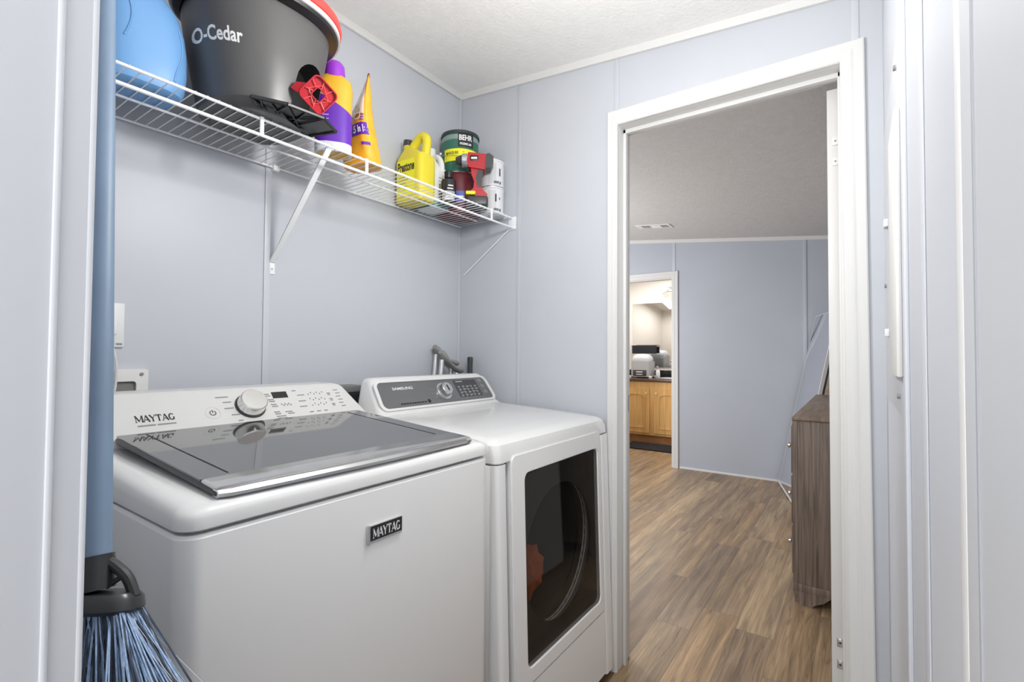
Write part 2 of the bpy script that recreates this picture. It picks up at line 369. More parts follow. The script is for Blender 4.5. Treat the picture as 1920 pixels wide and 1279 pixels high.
# ---------------- doorway casing and jamb
def fluted(u0, u1, flip=False, d=.014):
    """casing cross profile as (u, depth) list"""
    W = u1-u0; P = [(0, 0), (0, d*.85), (.06, d), (.34, d), (.38, d*.92), (.44, d*.92), (.48, d*.98), (.62, d*.98), (.66, d*.9), (.74, d*.88), (.8, d*.9), (.94, d*.84), (1, d*.6), (1, 0)]
    if flip: P = [(1-a, q) for a, q in reversed(P)]
    return [(u0+W*a, q) for a, q in P]
t = thing('door_1', 'white casing and jamb of the doorway beside the dryer', 'doorway', (XB, .4, 0)); t['kind'] = 'structure'
# outer casing on the laundry side (mitred)
a, c, zt = .785, -.022, 2.118
b = B(); b.prism(fluted(OY1, a, True), lambda u, q: (XB-q, u, 0.0), lambda u, q: (XB-q, u, OZ+(u-OY1)*1.45)); b.build('casing', TRIM, t, sharp=20)
b = B(); b.prism(fluted(c, OY0), lambda u, q: (XB-q, u-.012, 0.0), lambda u, q: (XB-q, u, OZ+(OY0-u)*.95)); b.build('casing', TRIM, t, sharp=20)
b = B(); b.prism(fluted(OZ, zt, True), lambda u, q: (XB-q, OY1+(u-OZ)/1.45, u), lambda u, q: (XB-q, OY0-(u-OZ)/.95, u)); b.build('casing', TRIM, t, sharp=20)
# jamb boards and stops
b = B(); b.box(XB, XB+.115, OY1, OY1+.014, 0, OZ+.014, .001); b.box(XB, XB+.115, OY0-.014, OY0, 0, OZ+.014, .001); b.box(XB, XB+.115, OY0-.014, OY1+.014, OZ, OZ+.014, .001); b.build('jamb', TRIM, t)
b = B(); b.box(XB+.045, XB+.07, OY1-.012, OY1, 0, OZ, .002); b.box(XB+.045, XB+.07, OY0, OY0+.008, 0, OZ, .002); b.box(XB+.045, XB+.07, OY0, OY1, OZ-.016, OZ, .002); b.build('door_stop', TRIM, t)
b = B(); b.box(XB+.08, XB+.106, OY1-.0015, OY1+.001, .96, 1.02, .0005); b.build('strike_plate', SILV, t)
# open door leaf seen edge-on
t = thing('door_2', 'white door standing open, seen edge-on at the right jamb', 'door', (XB+.12, .06, 0)); t['kind'] = 'structure'
b = B(); b.box(XB+.118, XB+.80, .043, .077, .012, 2.045, .002); b.build('door_leaf', TRIM, t)
for z, mm, pw in ((1.874, WHITE2, INKG), (1.808, WHITE2, INKG), (.285, SILV, DARK), (.218, SILV, DARK)):
    b = B(); b.box(XB+.1145, XB+.1185, .046, .063, z-.013, z+.013, .001); h = b.build('hinge', mm, t)
    b = B(); b.cyl((XB+.1150, .0545, z), (XB+.1135, .0545, z), .003 if mm is WHITE2 else .0035, n=10); b.build('screw', pw, h)
b = B(); b.cyl((XB+.74, .043, .95), (XB+.74, .0, .95), .012); b.cyl((XB+.74, .02, .95), (XB+.74, -.02, .95), .026); b.build('door_handle', SILV, t)
# bathroom door casing
t = thing('door_3', 'white casing around the bathroom doorway in the far wall', 'doorway', (XF, 1.6, 0)); t['kind'] = 'structure'
b = B(); b.prism(fluted(1.542, 1.61, False, .016), lambda u, q: (XF-q, u, 0.0), lambda u, q: (XF-q, u, 1.995+(1.61-u))); b.build('casing', TRIM, t, sharp=20)
b = B(); b.prism(fluted(1.995, 2.063, True, .016), lambda u, q: (XF-q, 1.61-(u-1.995), u), lambda u, q: (XF-q, 2.44+(u-1.995), u)); b.build('casing', TRIM, t, sharp=20)
b = B(); b.prism(fluted(2.44, 2.508, True, .016), lambda u, q: (XF-q, u, 0.0), lambda u, q: (XF-q, u, 1.995+(u-2.44))); b.build('casing', TRIM, t, sharp=20)
b = B(); b.box(XF, XF+.1, 1.60, 1.612, 0, 1.995); b.box(XF, XF+.1, 2.438, 2.45, 0, 1.995); b.box(XF, XF+.1, 1.6, 2.45, 1.985, 2.0); b.build('jamb', TRIM, t)

# ================================================================== WASHER
WX0, WX1, WY0 = .294, .984, .757
def rr3(x0, x1, y0, y1, r, z, n=6): return [(x, y, z if not callable(z) else z(x, y)) for x, y in rrect(x0, x1, y0, y1, r, n)]
wash = thing('washing_machine', 'white top-load washer with smoked glass lid, left of the dryer', 'washing machine', ((WX0+WX1)/2, 1.08, 0))
b = B(); b.loft([rr3(WX0+.004, WX1-.004, WY0+.004, 1.43, .028, .03), rr3(WX0, WX1, WY0, 1.43, .03, .04), rr3(WX0, WX1, WY0, 1.43, .03, .922), rr3(WX0+.004, WX1-.004, WY0+.004, 1.43, .028, .927)])
b.build('cabinet', mat('washer_body_enamel', (.87, .87, .865), .3, coat=.2), wash)
sl = lambda x, y: .035*max(0, min(1, (y-.775)/.44))
b = B()
b.loft([rr3(WX0+.006, WX1-.006, WY0+.006, 1.43, .028, .930), rr3(WX0-.001, WX1+.001, WY0-.002, 1.43, .032, .935), rr3(WX0-.001, WX1+.001, WY0-.002, 1.43, .032, lambda x, y: .950+sl(x, y)*.6),
        rr3(WX0+.003, WX1-.003, WY0+.001, 1.43, .032, lambda x, y: .958+sl(x, y)*.9), rr3(WX0+.012, WX1-.012, WY0+.008, 1.43, .030, lambda x, y: .964+sl(x, y)),
        rr3(WX0+.03, WX1-.03, WY0+.016, 1.425, .03, lambda x, y: .966+sl(x, y))])
b.build('top_deck', WHITE, wash)
# lid
LX0, LX1, LY0, LY1 = .347, .932, .772, 1.214
lz = lambda y: .969+.035*(y-LY0)/(LY1-LY0)
b = B(); b.loft([rr3(LX0+.004, LX1-.004, LY0+.004, LY1, .012, lambda x, y: lz(y)-.002), rr3(LX0, LX1, LY0, LY1, .014, lambda x, y: lz(y)+.002), rr3(LX0, LX1, LY0, LY1, .014, lambda x, y: lz(y)+.006), rr3(LX0+.004, LX1-.004, LY0+.004, LY1, .012, lambda x, y: lz(y)+.009)])
b.build('lid_frame', DARK, wash)
lid = B(); lid.loft([rr3(LX0+.004, LX1-.004, .838, LY1-.002, .004, lambda x, y: lz(y)+.008), rr3(LX0+.004, LX1-.004, .838, LY1-.002, .004, lambda x, y: lz(y)+.0115)])
lg = lid.build('lid_glass', LIDG, wash)
for x_ in (LX0+.05, LX1-.05):
    b = B(); b.box(x_-.0012, x_+.0012, .85, LY1-.02, 0, .0008)
    for v in b.bm.verts: v.co.z += lz(v.co.y)+.0113
    b.build('lid_groove', INK, lg)
b = B(); b.loft([rr3(LX0+.003, LX1-.003, LY0+.006, .838, .006, lambda x, y: lz(y)+.008), rr3(LX0+.003, LX1-.003, LY0+.006, .838, .006, lambda x, y: lz(y)+.011), rr3(LX0+.006, LX1-.006, LY0+.009, .836, .006, lambda x, y: lz(y)+.0125)])
b.build('lid_front_strip', SILV, wash)
b = B()   # bowed chrome lip, deepest in the middle
rings = []
for i in range(33):
    q = i/32; x = LX0+.002+(LX1-LX0-.004)*q; bow = .012*math.sin(PI*q)-.010*max(0, 1-q/.03, 1-(1-q)/.03); y = LY0+.002-bow*.6; z = lz(LY0)+.007
    rings.append([(x, y+.012, z+.004), (x, y-.001, z+.004), (x, y-.006, z-.001), (x, y-.006, z-.006), (x, y, z-.009), (x, y+.012, z-.007)])
b.loft(rings); b.build('lid_handle', CHROME, wash)
# console
con = B()
cr = lambda xa, xb, ya, yb, r, z: rr3(xa, xb, ya, yb, r, z, 5)
con.loft([cr(WX0+.004, WX1-.006, 1.203, 1.43, .004, .985), cr(WX0+.004, WX1-.006, 1.201, 1.43, .004, .994), cr(WX0+.006, WX1-.010, 1.208, 1.43, .004, 1.000), cr(WX0+.009, WX1-.016, 1.222, 1.43, .004, 1.006),
          cr(WX0+.03, WX1-.052, 1.291, 1.415, .006, 1.082), cr(WX0+.036, WX1-.060, 1.297, 1.412, .008, 1.088), cr(WX0+.045, WX1-.072, 1.305, 1.405, .01, 1.0915)])
cons = con.build('console', CONS, wash)
# sloping face: point from u (metres along x) and v (0 bottom .. 1 top)
P0, P1 = Vector((0, 1.222, 1.006)), Vector((0, 1.291, 1.082)); NF = Vector((0, -(P1-P0).z, (P1-P0).y)).normalized()
wf = lambda x, v, d=.0006: Vector((x, 0, 0))+P0.lerp(P1, v)+NF*d
def face_rect(x0, x1, v0, v1, d=.0006): return lambda u, v: wf(x0+(x1-x0)*u, v0+(v1-v0)*v, d)
place2d('maker_name', slab('MAYTAG'), face_rect(.394, .468, .36, .53), INK, cons)
b = B()
for i in range(24):
    x = .396+i*.0030
    if i == 11: continue
    b._add([wf(x, .25), wf(x+.0026, .25), wf(x+.0026, .285), wf(x, .285)], [(0, 1, 2, 3)])
b.build('small_print', INKG, cons, flat=True)
# knob
kc = wf(.640, .55, 0)
b = B(); b.cyl(kc, kc+NF*.004, .0375, .0365, 40); b.build('knob_ring', DARK, wash)
b = B(); b.cyl(kc+NF*.004, kc+NF*.026, .034, .0325, 48, False); b.cyl(kc+NF*.026, kc+NF*.028, .0325, .030, 48); b.build('knob', mat('spun_aluminium', (.75, .75, .74), .25, metal=1), wash)
# power symbol
def arc(c, r, a0, a1, n, wd, f):
    V, Fq = [], []
    for i in range(n+1):
        t = a0+(a1-a0)*i/n
        for rr in (r-wd/2, r+wd/2): V.append(f(c[0]+rr*math.cos(t), c[1]+rr*math.sin(t)))
    for i in range(n): Fq.append((2*i, 2*i+2, 2*i+3, 2*i+1))
    return V, Fq
fl = lambda u, v: wf(.548+u, .44+v/.1025)
b = B(); b._add(*arc((0, 0), .0065, math.radians(120), math.radians(420), 20, .0018, fl)); b._add([fl(-.001, 0), fl(.001, 0), fl(.001, .0085), fl(-.001, .0085)], [(0, 1, 2, 3)]); b.build('power_symbol', INK, cons, flat=True)
b = B(); b._add(*arc((0, 0), .0165, 0, 2*PI, 28, .0006, fl)); b.build('button_outline', mat('pale_grey_ink', (.5, .5, .5), .5), cons, flat=True)
b = B(); b.loft([[wf(.706, .73, d), wf(.748, .73, d), wf(.748, .93, d), wf(.706, .93, d)] for d in (0, .0008)]); b.build('display', BLACK, cons, flat=True)
b = B(); rnd = random.Random(3)
def dash(x, v, w_, h=.03): b._add([wf(x, v), wf(x+w_, v), wf(x+w_, v+h), wf(x, v+h)], [(0, 1, 2, 3)])
for i, v in enumerate((.86, .70, .52, .32, .14)):
    ww = (.030, .02, .022, .02, .012)[i]; dash((.565, .578, .577, .588, .598)[i], v, ww)
for i, (x, v) in enumerate(((.683, .86), (.690, .68), (.692, .52), (.692, .28), (.694, .14))):
    for k in range(2): dash(x+.0015*k, v-.06*k, .016 if i < 4 else .026)
for k in range(6): dash(.72+.005*k, .50-.04*(k % 2), .003, .05)
dash(.722, .26, .02); dash(.728, .20, .018)
for r_, v in enumerate((.76, .56, .38)):
    dash(.775-.003*r_, v, .022)
    for k in range(6): dash(.808-.002*r_+k*.009+(r_*.001), v+.05*((k+r_) % 2), .003, .045)
    dash(.868, v, .011); dash(.869, v-.05, .009)
for k in range(3): dash(.79+k*.022, .18, .012)
for k in range(6): dash(.893+.003*(k % 2), .86-.115*k, .015, .025)
dash(.765, .92, .012); b.build('cycle_markings', INKG, cons, flat=True)
# badge
b = B(); b.prism(rrect(.6085, .6895, .826, .858, .002), lambda u, v: (u, WY0, v), lambda u, v: (u, WY0-.004, v)); b.prism(rrect(.604, .609, .824, .860, .001), lambda u, v: (u, WY0, v), lambda u, v: (u, WY0-.006, v)); bd = b.build('badge', SILV, wash)
b = B(); b.prism(rrect(.611, .688, .830, .857, .001), lambda u, v: (u, WY0-.004, v), lambda u, v: (u, WY0-.0046, v)); b.build('badge_plate', BLACK, bd)
place2d('badge_letters', slab('MAYTAG'), lambda u, v: (.616+.067*u, WY0-.0050, .834+.018*v), INKW, bd)
for x in (WX0+.05, WX1-.05):
    for y in (WY0+.05, 1.38): b = B(); b.cyl((x, y, 0), (x, y, .032), .02, .016, 16); b.build('foot', DARK, wash)

# ================================================================== DRYER
DX0, DX1 = 1.040, 1.736
dry = thing('dryer', 'white front-load dryer with a dark window door beside the doorway', 'dryer', ((DX0+DX1)/2, 1.1, 0))
dyo = lambda z: .800-.012*(1-min(1, z/.9))      # gentle bulge of the front
def drr(x0, x1, y0, y1, r, z): return [(x, y, z) for x, y in rrect(x0, x1, y0, y1, r, 6)]
DB = mat('dryer_enamel', (.84, .84, .84), .25, coat=.3)
# cabinet is a shell with an opening for the drum
b = B()
b.box(DX0, DX0+.02, .80, 1.40, .03, .886, .004); b.box(DX1-.02, DX1, .80, 1.40, .03, .886, .004); b.box(DX0+.01, DX1-.01, 1.38, 1.40, .03, .886); b.box(DX0+.01, DX1-.01, .80, 1.39, .03, .05)
fx = lambda y_: (lambda u, v: (u, y_, v))
circ_n = 56
def sq_ring(cx, cz, hx0, hx1, hz0, hz1, n):
    P = []
    for i in range(n):
        t = 2*PI*(i+.5)/n; c_, s_ = math.cos(t), math.sin(t); k = []
        if c_ > 1e-6: k.append((hx1-cx)/c_)
        if c_ < -1e-6: k.append((hx0-cx)/c_)
        if s_ > 1e-6: k.append((hz1-cz)/s_)
        if s_ < -1e-6: k.append((hz0-cz)/s_)
        m_ = min(k); P.append((cx+c_*m_, cz+s_*m_))
    return P
DCX, DCZ, DR = 1.385, .565, .222
b.ring(sq_ring(DCX, DCZ, DX0+.002, DX1-.002, .03, .886, circ_n), [(DCX+DR*math.cos(2*PI*(i+.5)/circ_n), DCZ+DR*math.sin(2*PI*(i+.5)/circ_n)) for i in range(circ_n)], fx(.80), fx(.815))
b.build('cabinet', DB, dry)
b = B(); n = 40; b.loft([[(DCX+r*math.cos(2*PI*i/n), y, DCZ+r*math.sin(2*PI*i/n)) for i in range(n)] for r, y in ((.221, .805), (.232, .84), (.262, .86), (.262, 1.30))], cap=False)
b.prism([(DCX+.26*math.cos(2*PI*i/n), DCZ+.26*math.sin(2*PI*i/n)) for i in range(n)], fx(1.30), fx(1.31)); b.build('drum', mat('drum_steel', (.10, .10, .10), .5), dry)
# top
tz = lambda x, y: .030*max(0, min(1, (y-.80)/.46))
b = B(); b.loft([rr3(DX0+.004, DX1-.004, .782, 1.40, .02, .889), rr3(DX0, DX1, .778, 1.40, .022, .893), rr3(DX0, DX1, .780, 1.40, .024, .918), rr3(DX0+.003, DX1-.003, .787, 1.40, .028, lambda x, y: .938+tz(x, y)*.8),
                 rr3(DX0+.013, DX1-.013, .803, 1.395, .03, lambda x, y: .947+tz(x, y)), rr3(DX0+.035, DX1-.035, .832, 1.39, .04, lambda x, y: .951+tz(x, y)), rr3(DX0+.09, DX1-.09, .90, 1.36, .04, lambda x, y: .953+tz(x, y)*.95)])
b.build('top_panel', WHITE, dry)
# console
def dcr(x0, x1, y0, y1, r, z): return rr3(x0, x1, y0, y1, r, z, 5)
b = B(); b.loft([dcr(1.050, 1.722, 1.245, 1.40, .02, .968), dcr(1.055, 1.712, 1.262, 1.40, .02, .978), dcr(1.062, 1.700, 1.274, 1.40, .02, .990),
                 dcr(1.078, 1.684, 1.338, 1.40, .02, 1.080), dcr(1.086, 1.676, 1.345, 1.40, .02, 1.092), dcr(1.10, 1.662, 1.352, 1.395, .018, 1.0975)])
dc = b.build('console', WHITE, dry)
Q0, Q1 = Vector((0, 1.274, .990)), Vector((0, 1.338, 1.080)); NQ = Vector((0, -(Q1-Q0).z, (Q1-Q0).y)).normalized(); QL = (Q1-Q0).length
df = lambda x, v, d=.001: Vector((x, 0, 0))+Q0.lerp(Q1, v)+NQ*d
# face outline is a trapezoid with rounded corners: warp a rounded rectangle
def warp(u, v): return (1.381+(u-1.381)*(1.005-.03*v), v)
def fplate(x0, x1, v0, v1, r, d0, d1, mname, m_, par):
    P = rrect(x0, x1, v0*QL, v1*QL, r); bb = B(); bb.prism(P, lambda u, v: df(*warp(u, v/QL), d0), lambda u, v: df(*warp(u, v/QL), d1)); return bb.build(mname, m_, par)
rim = B(); O = rrect(1.072, 1.692, -.02*QL, 1.06*QL, .028); I = rrect(1.085, 1.679, .05*QL, .985*QL, .022)
rim.ring(O, I, lambda u, v: df(*warp(u, v/QL), -.004), lambda u, v: df(*warp(u, v/QL), .006)); rim.build('console_rim', WHITE, dry)
FACE = mat('console_grey_metal', (.20, .20, .205), .3, metal=.55, var=.04, scale=4)
cf = fplate(1.083, 1.681, .04, .99, .022, -.001, .002, 'console_face', FACE, dry)
DFD = .0026
text('maker_name', 'SAMSUNG', lambda u, v: df(1.155+.095*u, .70+.10*v, DFD), INKW, cf, .02)
fplate(1.478, 1.618, .22, .92, .004, .002, .003, 'display', mat('display_dark', (.055, .055, .06), .25), cf)
kc = df(1.40, .52, .002)
b = B(); b.cyl(kc, kc+NQ*.003, .037, .036, 36); b.build('knob_ring', CHROME, dry)
b = B(); b.cyl(kc+NQ*.002, kc+NQ*.024, .028, .026, 36); b.cyl(kc+NQ*.024, kc+NQ*.027, .026, .023, 36); kb = b.build('knob', CHROME, dry)
b = B(); b.loft([[kc+NQ*.0272+Vector((1, 0, 0))*a_+(Q1-Q0).normalized()*c_ for a_, c_ in ((-.002, -.012), (.004, -.012), (.002, .012), (-.004, .012))], [kc+NQ*.0278+Vector((1, 0, 0))*a_+(Q1-Q0).normalized()*c_ for a_, c_ in ((-.002, -.012), (.004, -.012), (.002, .012), (-.004, .012))]]); b.build('knob_mark', INK, kb)
b = B()
def dd(x, v, w_, h, d=.0034): b._add([df(x, v, d), df(x+w_, v, d), df(x+w_, v+h, d), df(x, v+h, d)], [(0, 1, 2, 3)])
dd(1.488, .84, .04, .035)
for r_ in range(4):
    for k in range(5): dd(1.487+k*.025, .64-.12*r_+.01*(k % 2), .013+.004*((k+r_) % 3), .022); dd(1.489+k*.025, .60-.12*r_, .010, .018)
b.build('display_markings', mat('light_grey_ink', (.45, .45, .45), .5), cf, flat=True)
b = B()
for x, v in ((1.33, .62), (1.332, .45), (1.335, .30), (1.345, .16), (1.45, .72), (1.452, .55), (1.455, .38), (1.45, .22)): dd(x, v, .018, .02, DFD)
for k in range(3): dd(1.63+.002*k, .8-.25*k, .022, .13, DFD)
b.build('cycle_markings', INKG, cf, flat=True)
b = B()
for k in range(10): dd(1.165+k*.0125, .16+.0*k, .010 if k < 3 else .009, .05, DFD)
b._add(*arc((0, 0), .004, 0, 2*PI, 14, .008, lambda u, v: df(1.302+u, .2+v/QL, DFD))); b.build('small_print', INK, cf, flat=True)
# door: frame, glass, side shadow gap, bowl
yd = lambda z: .774-.026*(1-(z-.06)/.85)
O = rrect(1.100, 1.660, .262, .906, .018); I = rrect(1.164, 1.634, .306, .846, .022)
b = B(); b.ring(O, I, lambda u, v: (u, yd(v)+.020, v), lambda u, v: (u, yd(v)+.004, v)); O2 = rrect(1.103, 1.657, .265, .903, .016); I2 = rrect(1.161, 1.637, .303, .849, .024)
b.ring(O2, I2, lambda u, v: (u, yd(v)+.006, v), lambda u, v: (u, yd(v), v)); ddoor = b.build('door', DB, dry)
b = B(); b.prism(rrect(1.166, 1.632, .308, .844, .02), lambda u, v: (u, yd(v)+.006, v), lambda u, v: (u, yd(v)+.003, v)); b.build('door_glass', DOORG, ddoor)
b = B(); circ = [(DCX+.208*math.cos(2*PI*(i+.5)/circ_n), DCZ+.208*math.sin(2*PI*(i+.5)/circ_n)) for i in range(circ_n)]
b.ring(sq_ring(DCX, DCZ, 1.12, 1.655, .27, .89, circ_n), circ, lambda u, v: (u, yd(v)+.016, v), lambda u, v: (u, yd(v)+.022, v)); b.build('door_liner', mat('door_liner_grey', (.05, .05, .052), .5), ddoor)
b = B(); b.prism(rrect(1.085, 1.615, .06, .90, .02), lambda u, v: (u, yd(v)+.032, v), lambda u, v: (u, .7995, v)) if False else None
b.ring(rrect(1.106, 1.654, .268, .898, .02), rrect(1.13, 1.63, .30, .86, .02), lambda u, v: (u, yd(v)+.0205, v), lambda u, v: (u, .7995, v)); b.build('door_gasket', mat('gasket_grey', (.12, .12, .12), .6), dry)
b = B(); b.box(1.086, 1.14, .7965, .7998, .04, .886); b.build('door_gap_shade', INK, dry)  # dark strip painting the shade in the gap left of the door
b = B(); b.prism(rrect(1.100, 1.660, .045, .258, .006), lambda u, v: (u, yd(v)+.001, v), lambda u, v: (u, .7995, v)); b.build('lower_panel', DB, dry)
for xa, xb in ((DX0, 1.084), (1.670, DX1)):
    P = rrect(xa, xb, 0, .05, .012, 4); b = B()
    b.loft([[(x, yd(z)+.003+y if y < .02 else .7998, z) for x, y in P] for z in (.03, .3, .6, .8865)]); b.build('front_column', DB, dry)
for x in (DX0+.05, DX1-.05):
    for y in (.85, 1.35): b = B(); b.cyl((x, y, 0), (x, y, .032), .02, .016, 16); b.build('foot', DARK, dry)
# orange cloth in the drum
b = B(); n = 40; rings = []
for k in range(16):
    th = PI*k/15; ring_ = []
    for i in range(n):
        ph = 2*PI*i/n; d = Vector((math.sin(th)*math.cos(ph), math.sin(th)*math.sin(ph), math.cos(th)))
        r = 1+.35*noise.noise(d*2.3)+.15*noise.noise(d*6); ring_.append((1.345+.085*d.x*r, .925+.075*d.y*r, .475+.10*d.z*r))
    rings.append(ring_)
b.loft(rings); tag(b.build('laundry_cloth', mat('orange_cloth', (.95, .22, .05), .9), loc=(1.345, .925, .38)), 'crumpled orange cloth behind the dryer window', 'cloth')

# ================================================================== WIRE SHELF
ZD, SY = 1.778, 1.238     # deck height, front edge
sh = thing('wire_shelf', 'white wire shelf mounted high on the back wall', 'shelf', (.98, 1.39, 1.74))
SX0, SX1 = .125, XB-.008
for nm, y, z, r in (('front_rod', SY, ZD, .0036), ('lip_rod', SY-.002, ZD-.042, .0042), ('middle_rod', 1.385, ZD-.005, .0030), ('back_rod', YA-.013, ZD, .0032)):
    b = B(); b.cyl((SX0 if nm != 'lip_rod' else SX0, y, z), (SX1-(.0 if nm != 'middle_rod' else .06), y, z), r, n=10); b.build(nm, WIRE, sh)
b = B(); b.tube([(SX0+.01, YA-.008, ZD+.0030), (SX0+.01, SY, ZD+.0045), (SX0+.01, SY-.0045, ZD+.001)], .0014, 6)
w0 = b.build('wire', WIRE, sh); nW = int((SX1-SX0-.02)/.0254)
for k in range(1, nW+1): c_ = w0.copy(); COL.objects.link(c_); c_.parent = sh; c_.location.x = w0.location.x+k*.0254
for x in (.642, .968, 1.60): b = B(); b.box(x-.005, x+.005, SY-.006, SY-.001, ZD-.046, ZD+.005, .001); b.build('lip_clip', WIRE, sh)
# diagonal brace
b = B(); p0, p1 = Vector((.842, YA-.004, 1.475)), Vector((.842, SY+.008, ZD-.006)); d = (p1-p0).normalized(); nn = Vector((1, 0, 0)).cross(d)
b.loft([[p+Vector((1, 0, 0))*a_+nn*c_ for a_, c_ in ((-.0085, .003), (-.0085, -.003), (-.005, -.005), (.005, -.005), (.0085, -.003), (.0085, .003))] for p in (p0, p1)]); br = b.build('brace', WIRE, sh)
b = B(); b.box(.832, .852, YA-.003, YA+.0, 1.435, 1.48, .001); b.build('brace_foot', WIRE, br)
b = B(); b.cyl((.842, YA-.003, 1.452), (.842, YA-.005, 1.452), .003, n=10); b.build('screw', SILV, br)
b = B(); b.box(.832, .852, YA-.022, YA, ZD-.012, ZD+.006, .002); b.build('wall_clip', WIRE, sh)
b = B(); b.box(XB-.006, XB, SY-.02, SY+.02, ZD-.05, ZD+.006, .002); b.box(XB-.012, XB, SY-.012, SY+.004, ZD-.046, ZD-.034, .002); b.build('end_bracket', WIRE, sh)
b = B(); b.tube([(XB-.006, SY+.01, ZD-.044), (XB-.006, YA-.03, 1.55)], .003, 8); b.build('end_brace', WIRE, sh)

DT = ZD+.0062    # top of deck
# ---------- blue jug
jg = thing('detergent_jug', 'light blue plastic jug at the left end of the shelf, beside the charcoal bucket', 'jug', (.425, 1.365, DT))
prof = [(.066, .058, 0, .420), (.078, .068, .006, .421), (.083, .073, .02, .423), (.085, .076, .06, .425), (.085, .077, .11, .424), (.082, .076, .15, .421), (.076, .073, .19, .414), (.066, .066, .215, .405), (.045, .05, .235, .39), (.026, .026, .248, .365), (.024, .024, .26, .36)]
b = B(); b.loft([[(x, y, DT+z) for x, y in sell(cx, 1.368, a_, b_*.98, 3.1, 48)] for a_, b_, z, cx in prof]); b.build('bottle_body', BLUEP, jg)
b = B(); b.cyl((.36, 1.368, DT+.256), (.36, 1.368, DT+.295), .032, .03, 24); b.build('cap', mat('blue_cap', (.03, .12, .5), .35), jg)
def on_jug(px_x, z, out=.0006):
    # front surface of the jug at height z
    for i in range(len(prof)-1):
        if prof[i][2] <= z <= prof[i+1][2]:
            q = (z-prof[i][2])/(prof[i+1][2]-prof[i][2]); a_, b_, cx = [prof[i][k]+(prof[i+1][k]-prof[i][k])*q for k in (0, 1, 3)]
            u = min(.999, abs((px_x-cx)/a_)); return Vector((px_x, 1.368-b_*.98*(1-u**3.1)**(1/3.1)-out, DT+z))
b = B(); b.tube([on_jug(.478-.008*math.cos(k*.35), .03+.125*k/14) for k in range(15)], .0022, 6); b.build('moulded_ridge', BLUEP, jg); b = B(); b.tube([on_jug(.372+.012*math.sin(k*.3), .09+.10*k/10) for k in range(11)], .0018, 6); b.build('moulded_ridge', BLUEP, jg)
# ---------- white bottle sliver
wb = thing('detergent_bottle', 'white bottle with a purple label peeking out left of the blue jug', 'bottle', (.258, 1.40, DT))
b = B(); b.loft([[(x, y, DT+z) for x, y in sell(.262, 1.40, a_, b_, 3, 36)] for a_, b_, z in ((.058, .05, 0), (.064, .056, .01), (.064, .056, .16), (.05, .05, .20), (.022, .022, .225), (.022, .022, .235))]); b.build('bottle_body', WHITE2, wb)
b = B(); b.loft([[(x, y, DT+z) for x, y in sell(.262, 1.40, .0648, .0568, 3, 36)] for z in (.10, .155)]); b.build('label', PURP, wb)
b = B(); b.cyl((.262, 1.40, DT+.232), (.262, 1.40, DT+.265), .027); b.build('cap', PURPC, wb)

# ---------- spin mop bucket
BX, BY = .668, 1.312
bk = thing('mop_bucket', 'large charcoal mop bucket with a red rim standing on the wire shelf', 'bucket', (BX, BY, DT))
bprof = [(0.0, .098, .112), (.009, .104, .118), (.014, .124, .141), (.02, .127, .144), (.06, .134, .150), (.12, .146, .158), (.18, .157, .164), (.245, .168, .169), (.265, .170, .171)]
def bsurf(t, z, out=0):
    for i in range(len(bprof)-1):
        if bprof[i][0] <= z <= bprof[i+1][0]+1e-9:
            q = (z-bprof[i][0])/(bprof[i+1][0]-bprof[i][0]); a_ = bprof[i][1]+(bprof[i+1][1]-bprof[i][1])*q+out; b_ = bprof[i][2]+(bprof[i+1][2]-bprof[i][2])*q+out
            c, s_ = math.cos(t), math.sin(t); e = 2.4
            return Vector((BX+a_*math.copysign(abs(c)**(2/e), c), BY+b_*math.copysign(abs(s_)**(2/e), s_), DT+z))
b = B(); rings = []
for i in range(26):
    z = .265*(i/25)**1.5; rings.append([bsurf(2*PI*k/72, z) for k in range(72)])
rings[0] = [bsurf(2*PI*k/72, 0) for k in range(72)]
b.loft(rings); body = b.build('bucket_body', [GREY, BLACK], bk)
# arched recess at the front, cut with a boolean
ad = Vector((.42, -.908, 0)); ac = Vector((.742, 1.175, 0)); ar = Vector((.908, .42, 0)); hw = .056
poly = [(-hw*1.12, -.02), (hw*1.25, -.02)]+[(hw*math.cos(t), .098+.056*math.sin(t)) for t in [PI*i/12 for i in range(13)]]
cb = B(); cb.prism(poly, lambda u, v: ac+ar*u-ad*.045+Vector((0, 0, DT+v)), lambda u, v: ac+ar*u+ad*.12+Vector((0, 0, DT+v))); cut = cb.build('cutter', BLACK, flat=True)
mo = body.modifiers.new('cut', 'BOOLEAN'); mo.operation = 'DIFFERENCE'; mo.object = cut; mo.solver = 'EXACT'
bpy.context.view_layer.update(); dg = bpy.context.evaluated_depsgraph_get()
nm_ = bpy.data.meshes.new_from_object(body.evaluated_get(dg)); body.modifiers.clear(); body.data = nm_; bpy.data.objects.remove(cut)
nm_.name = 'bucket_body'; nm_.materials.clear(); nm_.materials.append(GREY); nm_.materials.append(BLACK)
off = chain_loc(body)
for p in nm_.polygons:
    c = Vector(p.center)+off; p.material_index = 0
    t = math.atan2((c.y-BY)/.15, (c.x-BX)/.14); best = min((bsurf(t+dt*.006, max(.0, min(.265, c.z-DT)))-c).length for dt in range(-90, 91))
    if best > .004 and c.z > DT+.008 and math.hypot(c.x-.742, c.y-1.175) < .12: p.material_index = 1  # recess faces painted black for shade; the plastic itself is charcoal
nm_.set_sharp_from_angle(angle=math.radians(35))
